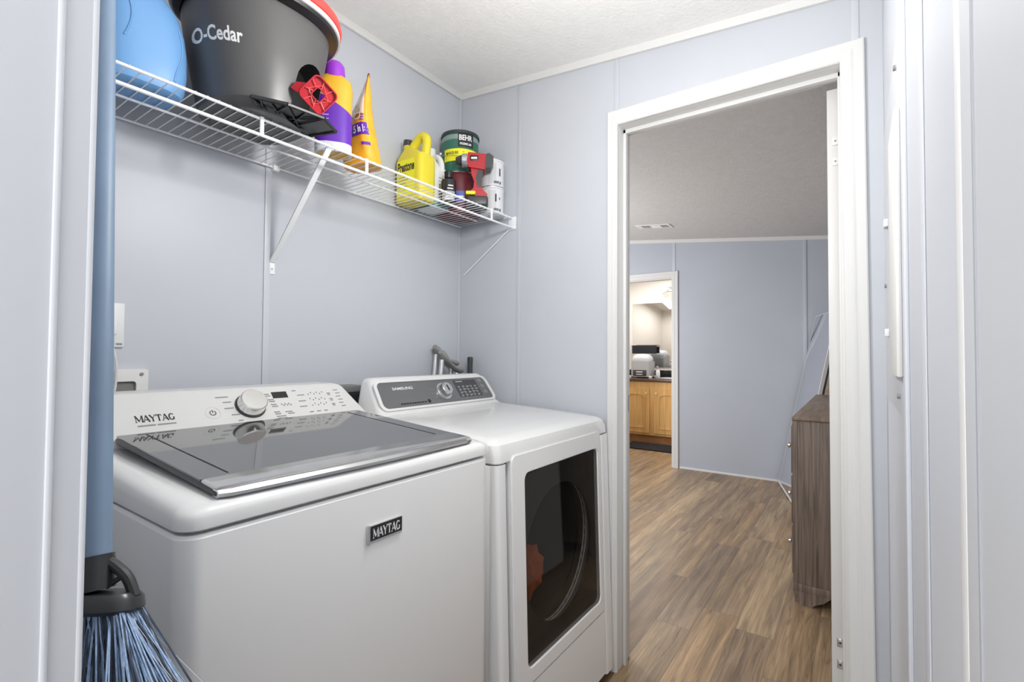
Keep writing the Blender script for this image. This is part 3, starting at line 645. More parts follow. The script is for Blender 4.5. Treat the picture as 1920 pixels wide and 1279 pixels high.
# rim: dark underside, pale band, red basket rim
def ell(cx, cy, a_, b_, z, n=72, e=2.25): return [(x, y, z) for x, y in sell(cx, cy, a_, b_, e, n)]
RX, RY = .664, 1.296
b = B(); b.loft([ell(RX, RY+.01, .171, .168, DT+.252), ell(RX, RY, .190, .180, DT+.258), ell(RX, RY, .194, .183, DT+.266)], cap=False); b.build('rim_skirt', BLACK, bk)
b = B(); b.loft([ell(RX, RY, .190, .180, DT+.2655), ell(RX, RY, .1985, .187, DT+.266), ell(RX, RY, .1985, .187, DT+.278), ell(RX, RY, .19, .178, DT+.2785)], cap=False); b.build('rim_band', mat('pale_grey_plastic', (.62, .63, .66), .35), bk)
b = B(); b.loft([ell(RX, RY, .192, .180, DT+.2785), ell(RX, RY, .2005, .189, DT+.281), ell(RX, RY, .203, .191, DT+.293), ell(RX, RY, .200, .188, DT+.306), ell(RX, RY, .188, .176, DT+.312), ell(RX, RY, .150, .138, DT+.312), ell(RX, RY, .140, .130, DT+.26)], cap=False); b.build('wringer_rim', REDR, bk)
# maker's name wrapped on the front wall
def bfront(x, z, out=.0007):
    lo, hi = PI, 2*PI
    for _ in range(30):
        mid = (lo+hi)/2; lo, hi = (mid, hi) if bsurf(mid, z).x < x else (lo, mid)
    return bsurf(lo, z, out)
tv, tf = text2d('O-Cedar', .025)
T_A, T_B = math.radians(177), math.radians(231)
place2d('maker_name', (tv, tf), lambda u, v: bsurf(T_A+(T_B-T_A)*u**.9, .129+.034*v+.017*(1-u), .0007), INKW, bk)
# grid foot plate
b = B(); zt0, zt1 = DT+.004, DT+.013
pl = [Vector(p) for p in ((.585, 1.176), (.655, 1.140), (.748, 1.130), (.814, 1.172), (.782, 1.272), (.66, 1.25))]
for i in range(len(pl)):
    p, q = pl[i], pl[(i+1) % len(pl)]; b.tube([(p.x, p.y, zt1-.004), (q.x, q.y, zt1-.004)], .005, 6)
fr = [(pl[0], pl[4]), (pl[5], pl[2]), (pl[1], pl[5]), (pl[1], pl[4]), (pl[0].lerp(pl[1], .5), pl[4].lerp(pl[5], .3)), (pl[0].lerp(pl[1], .25), pl[5]), (pl[2], pl[5].lerp(pl[4], .5)), (pl[1].lerp(pl[2], .5), pl[4].lerp(pl[5], .5)), (pl[0], pl[5].lerp(pl[4], .3))]
for p, q in fr: b.tube([(p.x, p.y, zt0+.002), (q.x, q.y, zt0+.002)], .0022, 6)
b.prism([(p.x, p.y) for p in pl], lambda u, v: (u, v, zt1-.004), lambda u, v: (u, v, zt1)); b.build('foot_plate', BLACK, bk)
# red pedal: rounded square with a hole and moulded ribs, facing the room
pc = Vector((.724, 1.118, DT+.056)); pn = Vector((-.36, -.72, -.36)).normalized(); pu = Vector((0, 0, 1)).cross(pn).normalized()*-1; pv = pn.cross(pu)*-1
if pv.z < 0: pv = -pv
if pu.x < 0: pu = -pu
ang = math.radians(-38); cu_, cv_ = pu*math.cos(ang)+pv*math.sin(ang), -pu*math.sin(ang)+pv*math.cos(ang)
pf = lambda d: (lambda u, v: pc+cu_*u+cv_*v+pn*d)
b = B(); O = rrect(-.036, .036, -.036, .036, .014, 6); I = rrect(-.012, .012, -.012, .012, .005, 6)
b.ring(O, I, pf(0), pf(-.006)); O3 = rrect(-.036, .036, -.036, .036, .014, 6); I3 = rrect(-.033, .033, -.033, .033, .012, 6); b.ring(O3, I3, pf(.008), pf(-.001))
b.ring(rrect(-.015, .015, -.015, .015, .006, 6), I, pf(.006), pf(-.001))
b.loft([[pf(.006)(-.034, -.034), pf(.006)(-.034, .0), pf(-.006)(-.034, .0), pf(-.006)(-.034, -.034)], [pf(-.010)(-.052, -.038), pf(-.010)(-.052, -.016), pf(-.022)(-.052, -.016), pf(-.022)(-.052, -.038)]])
rp = b.build('pedal', RED, bk)
b = B()
for k in range(8):
    t = 2*PI*k/8+.2; r1 = .034/max(abs(math.cos(t)), abs(math.sin(t)))*.93; b.tube([pf(.004)(.014*math.cos(t), .014*math.sin(t)), pf(.004)(r1*math.cos(t+.12), r1*math.sin(t+.12))], .0012, 5)
for k in range(4):
    t = 2*PI*k/4+.3; b.tube([pf(.004)(.025*math.cos(t), .025*math.sin(t)), pf(.004)(.028*math.cos(t+PI/2), .028*math.sin(t+PI/2))], .0009, 5)
b.build('pedal_rib', mat('light_red_plastic', (.75, .10, .10), .4), rp)

# ---------- purple and yellow bottle
pb = thing('scent_booster_bottle', 'purple and yellow bottle with a violet cap right of the charcoal bucket', 'bottle', (.895, 1.30, DT))
pp = [(.046, .030, 0), (.050, .034, .006), (.051, .035, .03), (.052, .035, .10), (.053, .035, .16), (.054, .035, .20), (.050, .033, .222), (.034, .026, .236), (.024, .024, .24)]
RZ = math.radians(-38)
def pbr(a_, b_, z, g=0):
    return [(.895+(x*math.cos(RZ)-y*math.sin(RZ)), 1.30+(x*math.sin(RZ)+y*math.cos(RZ)), DT+z) for x, y in sell(0, 0, a_+g, b_+g, 2.6, 48)]
b = B(); b.loft([pbr(*q) for q in pp]); b.build('bottle_body', mat('yellow_bottle_plastic', (.74, .41, .03), .35), pb)
b = B(); rings = []
for k in range(7):
    q = k/6; ring_ = []
    for i, (x, y) in enumerate(sell(0, 0, .0532, .0362, 2.6, 48)):
        top = .150-.030*(x/.053) - .012*math.cos(i*.5)*0; z = .028+(top-.028)*q; ring_.append((.895+x*math.cos(RZ)-y*math.sin(RZ), 1.30+x*math.sin(RZ)+y*math.cos(RZ), DT+z))
    rings.append(ring_)
b.loft(rings, cap=False); b.build('label', PURP, pb)
b = B(); b.loft([pbr(.0528, .0358, .0005), pbr(.0535, .0368, .004), pbr(.0535, .0368, .028)]); b.build('base_band', mat('frosted_white_plastic', (.62, .64, .70), .35), pb)
b = B(); b.lathe([(.030, .232), (.031, .25), (.029, .272), (.022, .282), (.01, .285)], (.895, 1.30, DT)); b.build('cap', PURPC, pb)
b = B()
for k in range(6):
    y0 = .036; z = .045+.012*k; a0, a1 = -.040+.002*k, -.012
    P = []
    for x in (a0, a1):
        y = -.0368*(1-abs(x/.0535)**2.6)**(1/2.6)-.0004
        for dz in (0, .003): P.append((.895+x*math.cos(RZ)-y*math.sin(RZ), 1.30+x*math.sin(RZ)+y*math.cos(RZ), DT+z+dz))
    b._add(P, [(0, 2, 3, 1)])
b.build('small_print', mat('lilac_ink', (.5, .35, .8), .5), pb, flat=True)

# ---------- pouch
po = thing('detergent_pouch', 'orange and clear plastic pouch with a purple stripe, right of the purple bottle', 'pouch', (1.02, 1.31, DT))
def pouch_pt(u, v, out=0):
    """u along the perimeter angle, v height 0..1"""
    c, s_ = math.cos(u), math.sin(u); th = math.radians(56); wd = (.062-.012*v); dp = .037*(1-v**1.3)**.8+.0025+out
    a_ = math.copysign(abs(c)**.55, c)*wd; d_ = math.copysign(abs(s_)**.7, s_)*dp
    # base axes turn with height: broad at the foot, edge-on at the seal
    th = math.radians(104-48*v)
    q_ = .0035*noise.noise(Vector((c*2.2, s_*2.2, v*7)))*(1-v*.5); a_ += q_*c; d_ += q_*s_
    return Vector((1.015+.010*v-.010*math.sin(PI*v)+a_*math.cos(th)-d_*math.sin(th), 1.312-.004*v+.012*math.sin(PI*v)+a_*math.sin(th)+d_*math.cos(th), DT+.285*v))
b = B(); b.loft([[pouch_pt(2*PI*i/48, v/20)+Vector((0, 0, 0)) for i in range(48)] for v in range(21)]); po_b = b.build('pouch_body', ORNG, po)
def pouch_patch(name, u0, u1, v0, v1, m_, n=10, k=6, out=.0012, slope=0):
    bb = B(); V = [pouch_pt(u0+(u1-u0)*i/n, v0+(v1-v0)*j/k+slope*(i/n), out) for j in range(k+1) for i in range(n+1)]
    bb._add(V, [(j*(n+1)+i, j*(n+1)+i+1, (j+1)*(n+1)+i+1, (j+1)*(n+1)+i) for j in range(k) for i in range(n)]); return bb.build(name, m_, po, flat=False)
UF0, UF1 = .35, 3.0
pouch_patch('clear_window', UF0, 2.7, .56, .96, WFILM, n=24, k=18, out=.0022)
pouch_patch('purple_stripe', UF0-.1, UF1, .32, .46, PURP, n=24, k=8, out=.002)
pouch_patch('purple_stripe', 2.1, 2.95, .20, .235, PURP, out=.002)
tv, tf = text2d('5 in 1', .03)
place2d('stripe_text', (tv, tf), lambda u, v: pouch_pt(1.62+.9*u, .345+.085*v, .004), INKW, po)
b = B(); b._add([pouch_pt(2.6+.3*q, .36+.03*r_+h, .003) for q in (0, 1) for r_ in (0, 1) for h in (0, .015)], [(0, 1, 5, 4), (2, 3, 7, 6)]); b.build('small_print', INKW, po, flat=True)
bb = B()
for (cx, cv, r1) in ((1.95, .54, .32), (2.1, .60, .28), (1.9, .65, .28)):
    V, Fq = [], []
    for i in range(21):
        t = 2*PI*i/20
        for rr in (r1, r1*.72): V.append(pouch_pt(cx+rr*math.cos(t)*1.1, cv+rr*.13*math.sin(t), .0035))
    bb._add(V, [(2*i, 2*i+2, 2*i+3, 2*i+1) for i in range(20)])
for k in range(3): V0 = [pouch_pt(2.15+.5*i/6, .485+.028*k, .003) for i in range(7)]; V1 = [pouch_pt(2.15+.5*i/6, .497+.028*k, .003) for i in range(7)]; b = B(); b._add(V0+V1, [(i, i+1, 8+i, 7+i) for i in range(6)]); b.build('purple_line', PURP, po, flat=True)
V0 = [pouch_pt(2.95, v/20, .0025) for v in range(1, 20)]; V1 = [pouch_pt(3.03, v/20, .0025) for v in range(1, 20)]; b = B(); b._add(V0+V1, [(i, i+1, 20+i, 19+i) for i in range(18)]); b.build('side_seam', YEL, po, flat=True)
bb.build('round_emblem', mat('pale_emblem', (.78, .72, .68), .5), po, flat=True)
b = B(); b.loft([[pouch_pt(2*PI*i/24, .985, .001) for i in range(24)], [pouch_pt(2*PI*i/24, 1.0, .0015)+Vector((0, 0, .006)) for i in range(24)]]); b.build('top_seal', mat('dark_red_seal', (.30, .03, .05), .4), po)

# ---------- yellow antifreeze jug
JX0, JX1, JY0, JY1 = 1.335, 1.425, 1.378, 1.528
yj = thing('coolant_jug', 'yellow handled jug with a black cap standing on the shelf', 'jug', ((JX0+JX1)/2, (JY0+JY1)/2, DT))
def jr(x0, x1, y0, y1, r, z): return [(x, y, DT+z) for x, y in rrect(x0, x1, y0, y1, r, 6)]
b = B(); b.loft([jr(JX0+.006, JX1-.006, JY0+.006, JY1-.006, .02, 0), jr(JX0, JX1, JY0, JY1, .022, .006), jr(JX0, JX1, JY0, JY1, .022, .165), jr(JX0+.004, JX1-.004, JY0+.004, JY1-.004, .022, .185),
                 jr(JX0+.012, JX1-.012, JY0+.04, JY1-.010, .025, .205), jr(JX0+.020, JX1-.020, JY0+.07, JY1-.020, .022, .222), jr(JX0+.022, JX1-.034, JY0+.098, JY1-.018, .016, .236), jr(JX0+.022, JX1-.034, JY0+.098, JY1-.018, .016, .244)])
b.build('bottle_body', YELJ, yj)
mx_ = (JX0+JX1)/2
b = B(); hp = [(mx_, JY1-.055, DT+.225), (mx_, JY1-.075, DT+.245), (mx_, JY1-.10, DT+.262), (mx_, JY0+.028, DT+.262), (mx_, JY0+.014, DT+.245), (mx_, JY0+.016, DT+.21), (mx_, JY0+.022, DT+.17)]
def smooth(P, n=4):
    P = [Vector(p) for p in P]; out = []
    for i in range(len(P)-1):
        p0, p1, p2, p3 = P[max(i-1, 0)], P[i], P[i+1], P[min(i+2, len(P)-1)]
        for k in range(n):
            t = k/n; out.append(.5*((2*p1)+(-p0+p2)*t+(2*p0-5*p1+4*p2-p3)*t*t+(-p0+3*p1-3*p2+p3)*t**3))
    out.append(P[-1]); return out
b.tube(smooth(hp), .0175, 14); b.build('handle', YELJ, yj)
b = B(); b.cyl((mx_-.006, 1.493, DT+.240), (mx_-.006, 1.493, DT+.263), .019, .018, 20); b.build('cap', DARK, yj)
yl = lambda u, v, d=.001: (JX0-d, JY1-.018-.100*u, DT+.022+.145*v)
b = B(); b._add([yl(0, 0), yl(1, 0), yl(1, 1), yl(0, 1)], [(0, 1, 2, 3)]); b.build('label', YELL, yj, flat=True)
text('maker_name', 'Prestone', lambda u, v: yl(.03+.94*u, .67+.27*v, .0016), INK, yj, .03, .1)
b = B()
for k in range(7): b._add([yl(.05+.02*(k % 2), .60-.085*k, .0016), yl(.5+.07*(k % 3), .60-.085*k, .0016), yl(.5+.07*(k % 3), .615-.085*k, .0016), yl(.05+.02*(k % 2), .615-.085*k, .0016)], [(0, 1, 2, 3)])
b._add(*arc((0, 0), .012, 0, PI, 14, .002, lambda u, v: (JX0-.0016, 1.46-u, DT+.088+v))); b.build('small_print', INKG, yj, flat=True)

# ---------- white jug
wj = thing('white_jug', 'white handled jug with a white cap between the yellow jug and the paint cans', 'jug', (1.487, 1.462, DT))
X0, X1, Y0, Y1 = 1.440, 1.534, 1.402, 1.520
b = B(); b.loft([jr(X0+.004, X1-.004, Y0+.004, Y1-.004, .02, 0), jr(X0, X1, Y0, Y1, .024, .008), jr(X0, X1, Y0, Y1, .024, .150), jr(X0+.01, X1-.01, Y0+.012, Y1-.006, .024, .175), jr(X0+.022, X1-.022, Y0+.045, Y1-.020, .02, .215), jr(X0+.028, X1-.028, Y0+.055, Y1-.026, .016, .240)])
b.build('bottle_body', WHITE2, wj)
b = B(); b.tube(smooth([(1.487, Y0+.055, DT+.222), (1.487, Y0+.03, DT+.218), (1.487, Y0+.012, DT+.19), (1.487, Y0+.008, DT+.15)]), .012, 12); b.build('handle', WHITE2, wj)
b = B(); b.cyl((1.487, 1.476, DT+.236), (1.487, 1.476, DT+.262), .021, .02, 20); b.build('cap', WHITE2, wj)
b = B(); b.loft([jr(X0-.0006, X1+.0006, Y0-.0006, Y1+.0006, .024, .001), jr(X0-.0006, X1+.0006, Y0-.0006, Y1+.0006, .024, .024)]); b.build('base_band', mat('teal_plastic', (.12, .34, .34), .3), wj)
b = B()
for k in range(6): z = DT+.05+.014*k; b._add([(X0+.02, Y0-.0012, z), (X0+.02+.045, Y0-.0012, z), (X0+.065, Y0-.0012, z+.003), (X0+.02, Y0-.0012, z+.003)], [(0, 1, 2, 3)])
b.build('small_print', INKG, wj, flat=True)

# ---------- paint cans
def can(name, lab, cx, cy, z0, r, h, mbody, grp=None, lidm=None):
    t = thing(name, lab, 'paint can', (cx, cy, z0), 0, grp)
    b = B(); b.lathe([(r-.003, 0), (r, .002), (r, .006), (r-.003, .009), (r-.003, h-.008), (r, h-.005), (r, h)], (cx, cy, z0), 40); b.build('can_body', mbody, t)
    b = B(); b.ring([(cx+r*math.cos(2*PI*i/40), cy+r*math.sin(2*PI*i/40)) for i in range(40)], [(cx+(r-.01)*math.cos(2*PI*i/40), cy+(r-.01)*math.sin(2*PI*i/40)) for i in range(40)], lambda u, v: (u, v, z0+h), lambda u, v: (u, v, z0+h+.003)); b.lathe([(r-.012, h-.002), (r-.012, h+.0005)], (cx, cy, z0), 40); b.build('lid', lidm or SILV, t)
    return t
def can_patch(name, t, cx, cy, z0, r, a0, a1, h0, h1, m_, out=.0008, n=14):
    b = B(); V = [(cx+(r+out)*math.cos(a0+(a1-a0)*i/n), cy+(r+out)*math.sin(a0+(a1-a0)*i/n), z0+h) for h in (h0, h1) for i in range(n+1)]
    b._add(V, [(i, i+1, n+2+i, n+1+i) for i in range(n)]); return b.build(name, m_, t, flat=False)
GX, GY, GR = 1.634, 1.440, .084
view = math.atan2(-GY, -GX)
lo = can('paint_can', 'dark red paint can under the green paint can in the shelf corner', GX, GY, DT, GR, .176, mat('dark_red_label', (.13, .01, .02), .4))
can_patch('label_panel', lo, GX, GY, DT, GR-.003, view-.25, view+.25, .045, .095, mat('blue_label', (.10, .14, .50), .4))
can_patch('label_text', lo, GX, GY, DT, GR-.003, view-.18, view+.2, .066, .074, INKW, .0012)
up_ = can('paint_can', 'green paint can with a wide yellow label, stacked on the dark red can', GX, GY, DT+.1795, GR, .176, mat('green_label', (.035, .16, .11), .35), lidm=mat('dark_rim', (.06, .065, .07), .35, metal=.5))
can_patch('dark_top_band', up_, GX, GY, DT+.1795, GR-.0005, 0, 2*PI, .166, .1765, mat('dark_rim', (.06, .065, .07), .35), .0015, 48)
can_patch('grey_band', up_, GX, GY, DT+.1795, GR-.003, view-1.5, view+1.5, .140, .160, mat('grey_label_band', (.26, .32, .32), .4), .0006, 30)
can_patch('black_panel', up_, GX, GY, DT+.1795, GR-.003, view-.12, view+.75, .106, .166, INK, .001)
gm = lambda a0, a1, h0, h1, out=.0016: (lambda u, v: (GX+(GR-.003+out)*math.cos(a0+(a1-a0)*u), GY+(GR-.003+out)*math.sin(a0+(a1-a0)*u), DT+.1795+h0+(h1-h0)*v))
text('maker_name', 'BEHR', gm(view-.06, view+.66, .134, .158), INKW, up_, .03)
text('maker_subtitle', 'PREMIUM', gm(view-.02, view+.6, .114, .124), INKW, up_, .02)
can_patch('yellow_label', up_, GX, GY, DT+.1795, GR-.003, view-.95, view+1.0, .045, .098, YELL, .0012, 24)
text('label_text', 'MARQUEE', gm(view-.8, view-.1, .072, .086, .0018), INK, up_, .02)
b = B()
for k in range(4):
    f = gm(view+.15, view+.55, .052+.01*k, .057+.01*k, .0018); b._add([f(0, 0), f(1-.1*(k % 2), 0), f(1-.1*(k % 2), 1), f(0, 1)], [(0, 1, 2, 3)])
b.build('small_print', INKG, up_, flat=True)
b = B(); sd = [view-1.55, view+1.5]
for a_ in sd: b.cyl((GX+(GR-.003)*math.cos(a_), GY+(GR-.003)*math.sin(a_), DT+.1795+.10), (GX+(GR+.006)*math.cos(a_), GY+(GR+.006)*math.sin(a_), DT+.1795+.10), .009, n=14)
P = []
for i in range(19):
    a_ = sd[0]+(sd[1]-sd[0])*i/18; P.append((GX+(GR+.004)*math.cos(a_), GY+(GR+.004)*math.sin(a_), DT+.1795+.10-.035*math.sin(PI*i/18)**.6 if 0 < i < 18 else DT+.2795))
b.tube(P, .0014, 6); b.build('bail_handle', SILV, up_)
QX, QY, QR = 1.694, 1.305, .0535
vw = math.atan2(-QY, -QX); WL = mat('white_can_label', (.74, .75, .78), .4)
for i, (lab, z0) in enumerate((('lower of the two stacked white paint cans at the right end of the shelf', DT), ('upper of the two stacked white paint cans at the right end of the shelf', DT+.1175))):
    q = can('small_paint_can', lab, QX, QY, z0, QR, .114, WL)
    can_patch('label_panel', q, QX, QY, z0, QR-.003, vw-.35, vw+.35, .012, .10, mat('pale_grey_panel', (.60, .61, .63), .4), .0006)
    b = B()
    def qd(a0, a1, h0, h1):
        f = lambda a_, h: (QX+(QR-.0015)*math.cos(a_), QY+(QR-.0015)*math.sin(a_), z0+h); b._add([f(a0, h0), f(a1, h0), f(a1, h1), f(a0, h1)], [(0, 1, 2, 3)])
    if i: qd(vw+.62, vw+.74, .045, .078)
    else: qd(vw+.25, vw+.37, .05, .083); qd(vw+.62, vw+.70, .06, .07)
    for k in range(5): qd(vw+.15+.09*k, vw+.21+.09*k, .012, .022)
    qd(vw+.66, vw+.78, .010, .021); b.build('barcode_marks', INK, q, flat=True)

# ---------- small black bottle
bb_ = thing('small_black_bottle', 'small black bottle with a ribbed black cap in front of the white jug', 'bottle', (1.463, 1.350, DT))
b = B(); b.lathe([(.028, 0), (.031, .004), (.031, .085), (.028, .097), (.015, .105), (.013, .110)], (1.463, 1.350, DT), 28); b.build('bottle_body', mat('black_bottle_plastic', (.02, .02, .022), .25), bb_)
b = B(); b.lathe([(.0165, .108), (.0175, .112), (.0175, .132), (.015, .135)], (1.463, 1.350, DT), 24); b.build('cap', BLACK, bb_)
vb = math.atan2(-1.35, -1.463)
can_patch('label', bb_, 1.463, 1.350, DT, .031, vb-.9, vb+.9, .01, .048, mat('grey_label', (.35, .36, .38), .4))
for k in range(5):
    h = .014+.009*k if k < 3 else .055+.012*(k-3)
    can_patch('label_text', bb_, 1.463, 1.350, DT, .031, vb-.45+.1*k, vb+.6, h, h+.0045, INKW, .0014)

# ---------- cordless drill, local frame: +x to the viewer's right, y depth (towards the viewer is -y)
dr = thing('cordless_drill', 'red and black cordless drill standing on its battery before the paint cans', 'drill', (1.572, 1.292, DT), YAW-PI/2+.05)
def pz(poly, y0, y1): bq = B(True); bq.prism(poly, lambda u, v: (u, y0, v), lambda u, v: (u, y1, v)); return bq
def bev(bq, r=.003):
    es = [e for e in bq.bm.edges if not e.is_boundary]; bmesh.ops.bevel(bq.bm, geom=[e for e in es if len(e.link_faces) == 2 and e.calc_face_angle(0) > .6], offset=r, segments=2, affect='EDGES', profile=.5); return bq
b = B(True); b.box(-.038, .043, -.034, .034, 0.004, .042, .008, 3); dbat = b.build('battery', DARK, dr)
b = B(True); b.box(-.040, -.004, -.036, -.02, .045, .058, .003, 2); b.build('yellow_tab', YELL, dr)
b = bev(pz([(-.030, .042), (.040, .042), (.040, .052), (.026, .066), (.014, .085), (.010, .115), (.014, .150), (-.022, .150), (-.020, .125), (-.010, .100), (-.012, .075), (-.030, .056)], -.018, .018), .005); b.build('handle', RED, dr)
b = bev(pz([(.002, .078), (.018, .078), (.018, .125), (.028, .150), (.006, .150), (-.004, .115)], -.0195, .0195), .003); b.build('grip', DARK, dr)
b = bev(pz([(-.030, .150), (.030, .142), (.044, .170), (.044, .200), (-.032, .206), (-.038, .176)], -.026, .026), .007); db = b.build('motor_housing', RED, dr)
b = bev(pz([(.030, .146), (.052, .150), (.062, .170), (.062, .192), (.046, .204), (.034, .200)], -.028, .028), .007); b.build('rear_cap', DARK, dr)
b = B(True); b.cyl((-.034, 0, .183), (-.056, 0, .183), .026, .024, 24); b.build('gear_housing', SILV, dr)
b = B(True); b.cyl((-.056, 0, .183), (-.080, 0, .183), .021, .012, 20); b.build('chuck', DARK, dr)
b = B(True); b.box(-.022, -.010, -.008, .008, .118, .146, .003); b.build('trigger', BLACK, dr)
b = B(True); b.box(-.026, .006, -.0272, -.0255, .174, .194, .001); lb = b.build('name_plate', BLACK, dr)
b = B(True); vs, fs = text2d('Drill', .03); b = None
dr.scale = (1.1, 1.1, 1.1)
b = B(True); b._add([(-.021, -.0276, .180), (.001, -.0276, .181), (.001, -.0276, .188), (-.021, -.0276, .187)], [(0, 1, 2, 3)]); b.build('plate_mark', INKW, lb, flat=True)

# ================================================================== behind the machines
def crutch(name, lab, px0, px1, foot):
    """px0..px1 the two ends of the arm pad"""
    a_, c_ = Vector(px0), Vector(px1); t = thing(name, lab, 'crutch', (foot[0], foot[1], 0), 0)
    ax = (c_-a_); side = ax.cross(Vector((0, 0, 1))).normalized(); upv = side.cross(ax).normalized()
    b = B(); rings = []
    for i in range(13):
        q = i/12; sag = -.016*math.sin(PI*q); c0 = a_.lerp(c_, q)+upv*sag; e_ = (.55, .9, 1)[min(2, min(i, 12-i))]; w_ = (.021+.003*math.cos(2*PI*q))*e_; h_ = (.0125+.005*math.cos(2*PI*q))*e_
        rings.append([c0+side*w_*math.cos(s_)+upv*h_*math.sin(s_) for s_ in [2*PI*k/14 for k in range(14)]])
    b.loft(rings); b.build('arm_pad', mat('grey_rubber', (.30, .295, .29), .7), t)
    for q in (.14, .84):
        p = a_.lerp(c_, q)-upv*.026; d = Vector((foot[0], foot[1], .35))
        b = B(); b.cyl(p, (foot[0]+(q-.3)*.05, foot[1], .42), .0095, n=14); b.build('tube', mat('aluminium_tube', (.78, .78, .77), .3, metal=.8), t)
    b = B(); b.cyl((foot[0], foot[1], .44), (foot[0], foot[1], .02), .010, n=14); b.build('lower_tube', mat('aluminium_tube', (.78, .78, .77), .3), t)
    b = B(); b.cyl((foot[0], foot[1], .03), (foot[0], foot[1], 0), .016, .02, 14); b.build('rubber_tip', DARK, t)
crutch('crutch', 'aluminium crutch with a grey arm pad nearest the dryer console', (1.553, 1.468, 1.190), (1.700, 1.476, 1.103), (1.470, 1.455))
crutch('crutch', 'second aluminium crutch, behind the first one in the corner', (1.560, 1.512, 1.212), (1.712, 1.515, 1.135), (1.485, 1.505))
b = B(); b.cyl((1.722, 1.446, 0), (1.722, 1.446, 1.163), .0115, n=18); b.lathe([(.0125, 1.14), (.0130, 1.150), (.0125, 1.166), (.008, 1.168)], (1.722, 1.446, 0), 18); tag(b.build('mop_pole', mat('dark_grey_tube', (.05, .052, .055), .35), loc=(1.722, 1.446, 0)), 'dark grey pole standing in the corner behind the dryer', 'pole')
t = thing('black_bin', 'black box with a grey lid behind the gap between washer and dryer', 'box', (1.07, 1.49, 0))
b = B(); b.box(1.00, 1.140, 1.452, 1.530, 0, 1.045, .004); b.build('box_body', BLACK, t)
b = B(); b.box(.998, 1.142, 1.450, 1.532, 1.045, 1.068, .004); b.build('lid', mat('mid_grey_plastic', (.17, .17, .17), .5), t)
# outlet
t = thing('wall_outlet', 'white outlet plate on the back wall behind the broom', 'outlet', (.422, YA, 1.25))
b = B(); b.box(.386, .457, YA-.007, YA, 1.194, 1.307, .003); b.build('cover_plate', WHITE2, t)
b = B(); b.box(.405, .437, YA-.030, YA-.007, 1.225, 1.262, .005); b.build('plug', WHITE2, t)
b = B(); b.box(.440, .452, YA-.0085, YA-.007, 1.201, 1.205); b.build('slot', INKG, t)
b = B(); b.tube(smooth([(.424, YA-.026, 1.227), (.428, YA-.022, 1.20), (.438, YA-.02, 1.15), (.436, YA-.02, 1.09), (.42, YA-.03, 1.03)]), .0032, 8); tag(b.build('power_cord', CORDW, loc=(.424, YA-.026, 1.1)), 'white cord hanging from the wall outlet behind the broom', 'cord')
t = thing('washer_outlet_box', 'white recessed hose box in the wall above the washer console', 'hose box', (.40, YA, 1.09))
b = B(); b.ring(rrect(.25, .510, 1.00, 1.138, .006), rrect(.275, .484, 1.02, 1.107, .008), lambda u, v: (u, YA-.010, v), lambda u, v: (u, YA, v)); b.build('frame', mat('box_white', (.80, .79, .77), .4), t)
b = B(); b.box(.276, .483, YA-.0015, YA-.0005, 1.021, 1.106); b.build('recess', mat('recess_shade_grey', (.22, .22, .215), .5), t)  # flat grey sheet painting the shade inside the hose box
b = B(); b.cyl((.495, YA-.010, 1.125), (.495, YA-.0125, 1.125), .0042, n=12); b.build('screw', INKG, t)

# ================================================================== BROOM
br = thing('broom', 'blue-grey broom hanging at the left edge in front of the washer', 'broom', (.177, .66, .975))
pt, pb_ = Vector((.2502, .970, 1.915)), Vector((.1768, .6565, .962))
b = B(); b.cyl(pb_, pt, .0128, n=24); b.lathe([(.0128, 0), (.013, .01), (.008, .02)], pt, 20); b.build('pole', BROOM, br)
H = pb_; ax = (pb_-pt).normalized()
vx = Vector((math.sin(YAW), -math.cos(YAW), 0))      # across the view
BH = mat('dark_broom_plastic', (.022, .023, .025), .3)
b = B(); b.cyl(H-ax*.004, H+ax*.026, .0155, .0165, 20); b.cyl(H-ax*.008, H-ax*.0, .0150, .0150, 20); b.build('socket', BH, br)
hc = H+ax*.033; wdir = Vector((.62, -.78, 0)).normalized(); ddir = wdir.cross(ax).normalized()
b = B(); rings = []
for w_, dd_, s_ in ((.038, .020, -.005), (.042, .024, 0), (.043, .025, .010), (.039, .021, .014)):
    rings.append([hc+wdir*x+ddir*y+ax*s_ for x, y in sell(0, 0, w_, dd_, 3, 32)])
b.loft(rings); b.build('cap', BH, br)
b = B()
for sg in (1, -1):
    P = smooth([H-ax*.003+wdir*sg*.010, H+ax*.004+wdir*sg*.020, H+ax*.015+wdir*sg*.031, H+ax*.033+wdir*sg*.038]); b.tube(P, [.0055]*len(P), 10)
    b.tube([H+ax*.023+wdir*sg*.010, H+ax*.012+wdir*sg*.027], .0028, 8)
b.build('brace', BH, br)
def bristles(nb, seed, spread, m_, name, r=.0009, L=.30, stray=0):
    rn = random.Random(seed); b = B()
    for i in range(nb):
        u, v = rn.uniform(-1, 1), rn.uniform(-1, 1); p = hc+ax*.012+wdir*u*.037+ddir*v*.017
        du = u*spread+rn.gauss(0, .05)+stray*abs(rn.gauss(.25, .15)); dv = v*.10+rn.gauss(0, .04)
        d = (ax+wdir*du+ddir*dv).normalized(); L_ = L*rn.uniform(.9, 1.05); c = (wdir*rn.gauss(0, .02)+ddir*rn.gauss(0, .02))
        b.tube([p, p+d*L_*.33+c*.6, p+d*L_*.66+c, p+d*L_+c*.2+wdir*du*.04], r, 4, cap=False)
    return b
bb1 = bristles(620, 1, .42, None, '').build('bristles', mat('blue_bristle', (.30, .42, .62), .5, var=.25, scale=200), br); bb1['kind'] = 'stuff'
bb2 = bristles(420, 2, .38, None, '').build('dark_bristles', mat('navy_bristle', (.04, .055, .085), .5), br); bb2['kind'] = 'stuff'
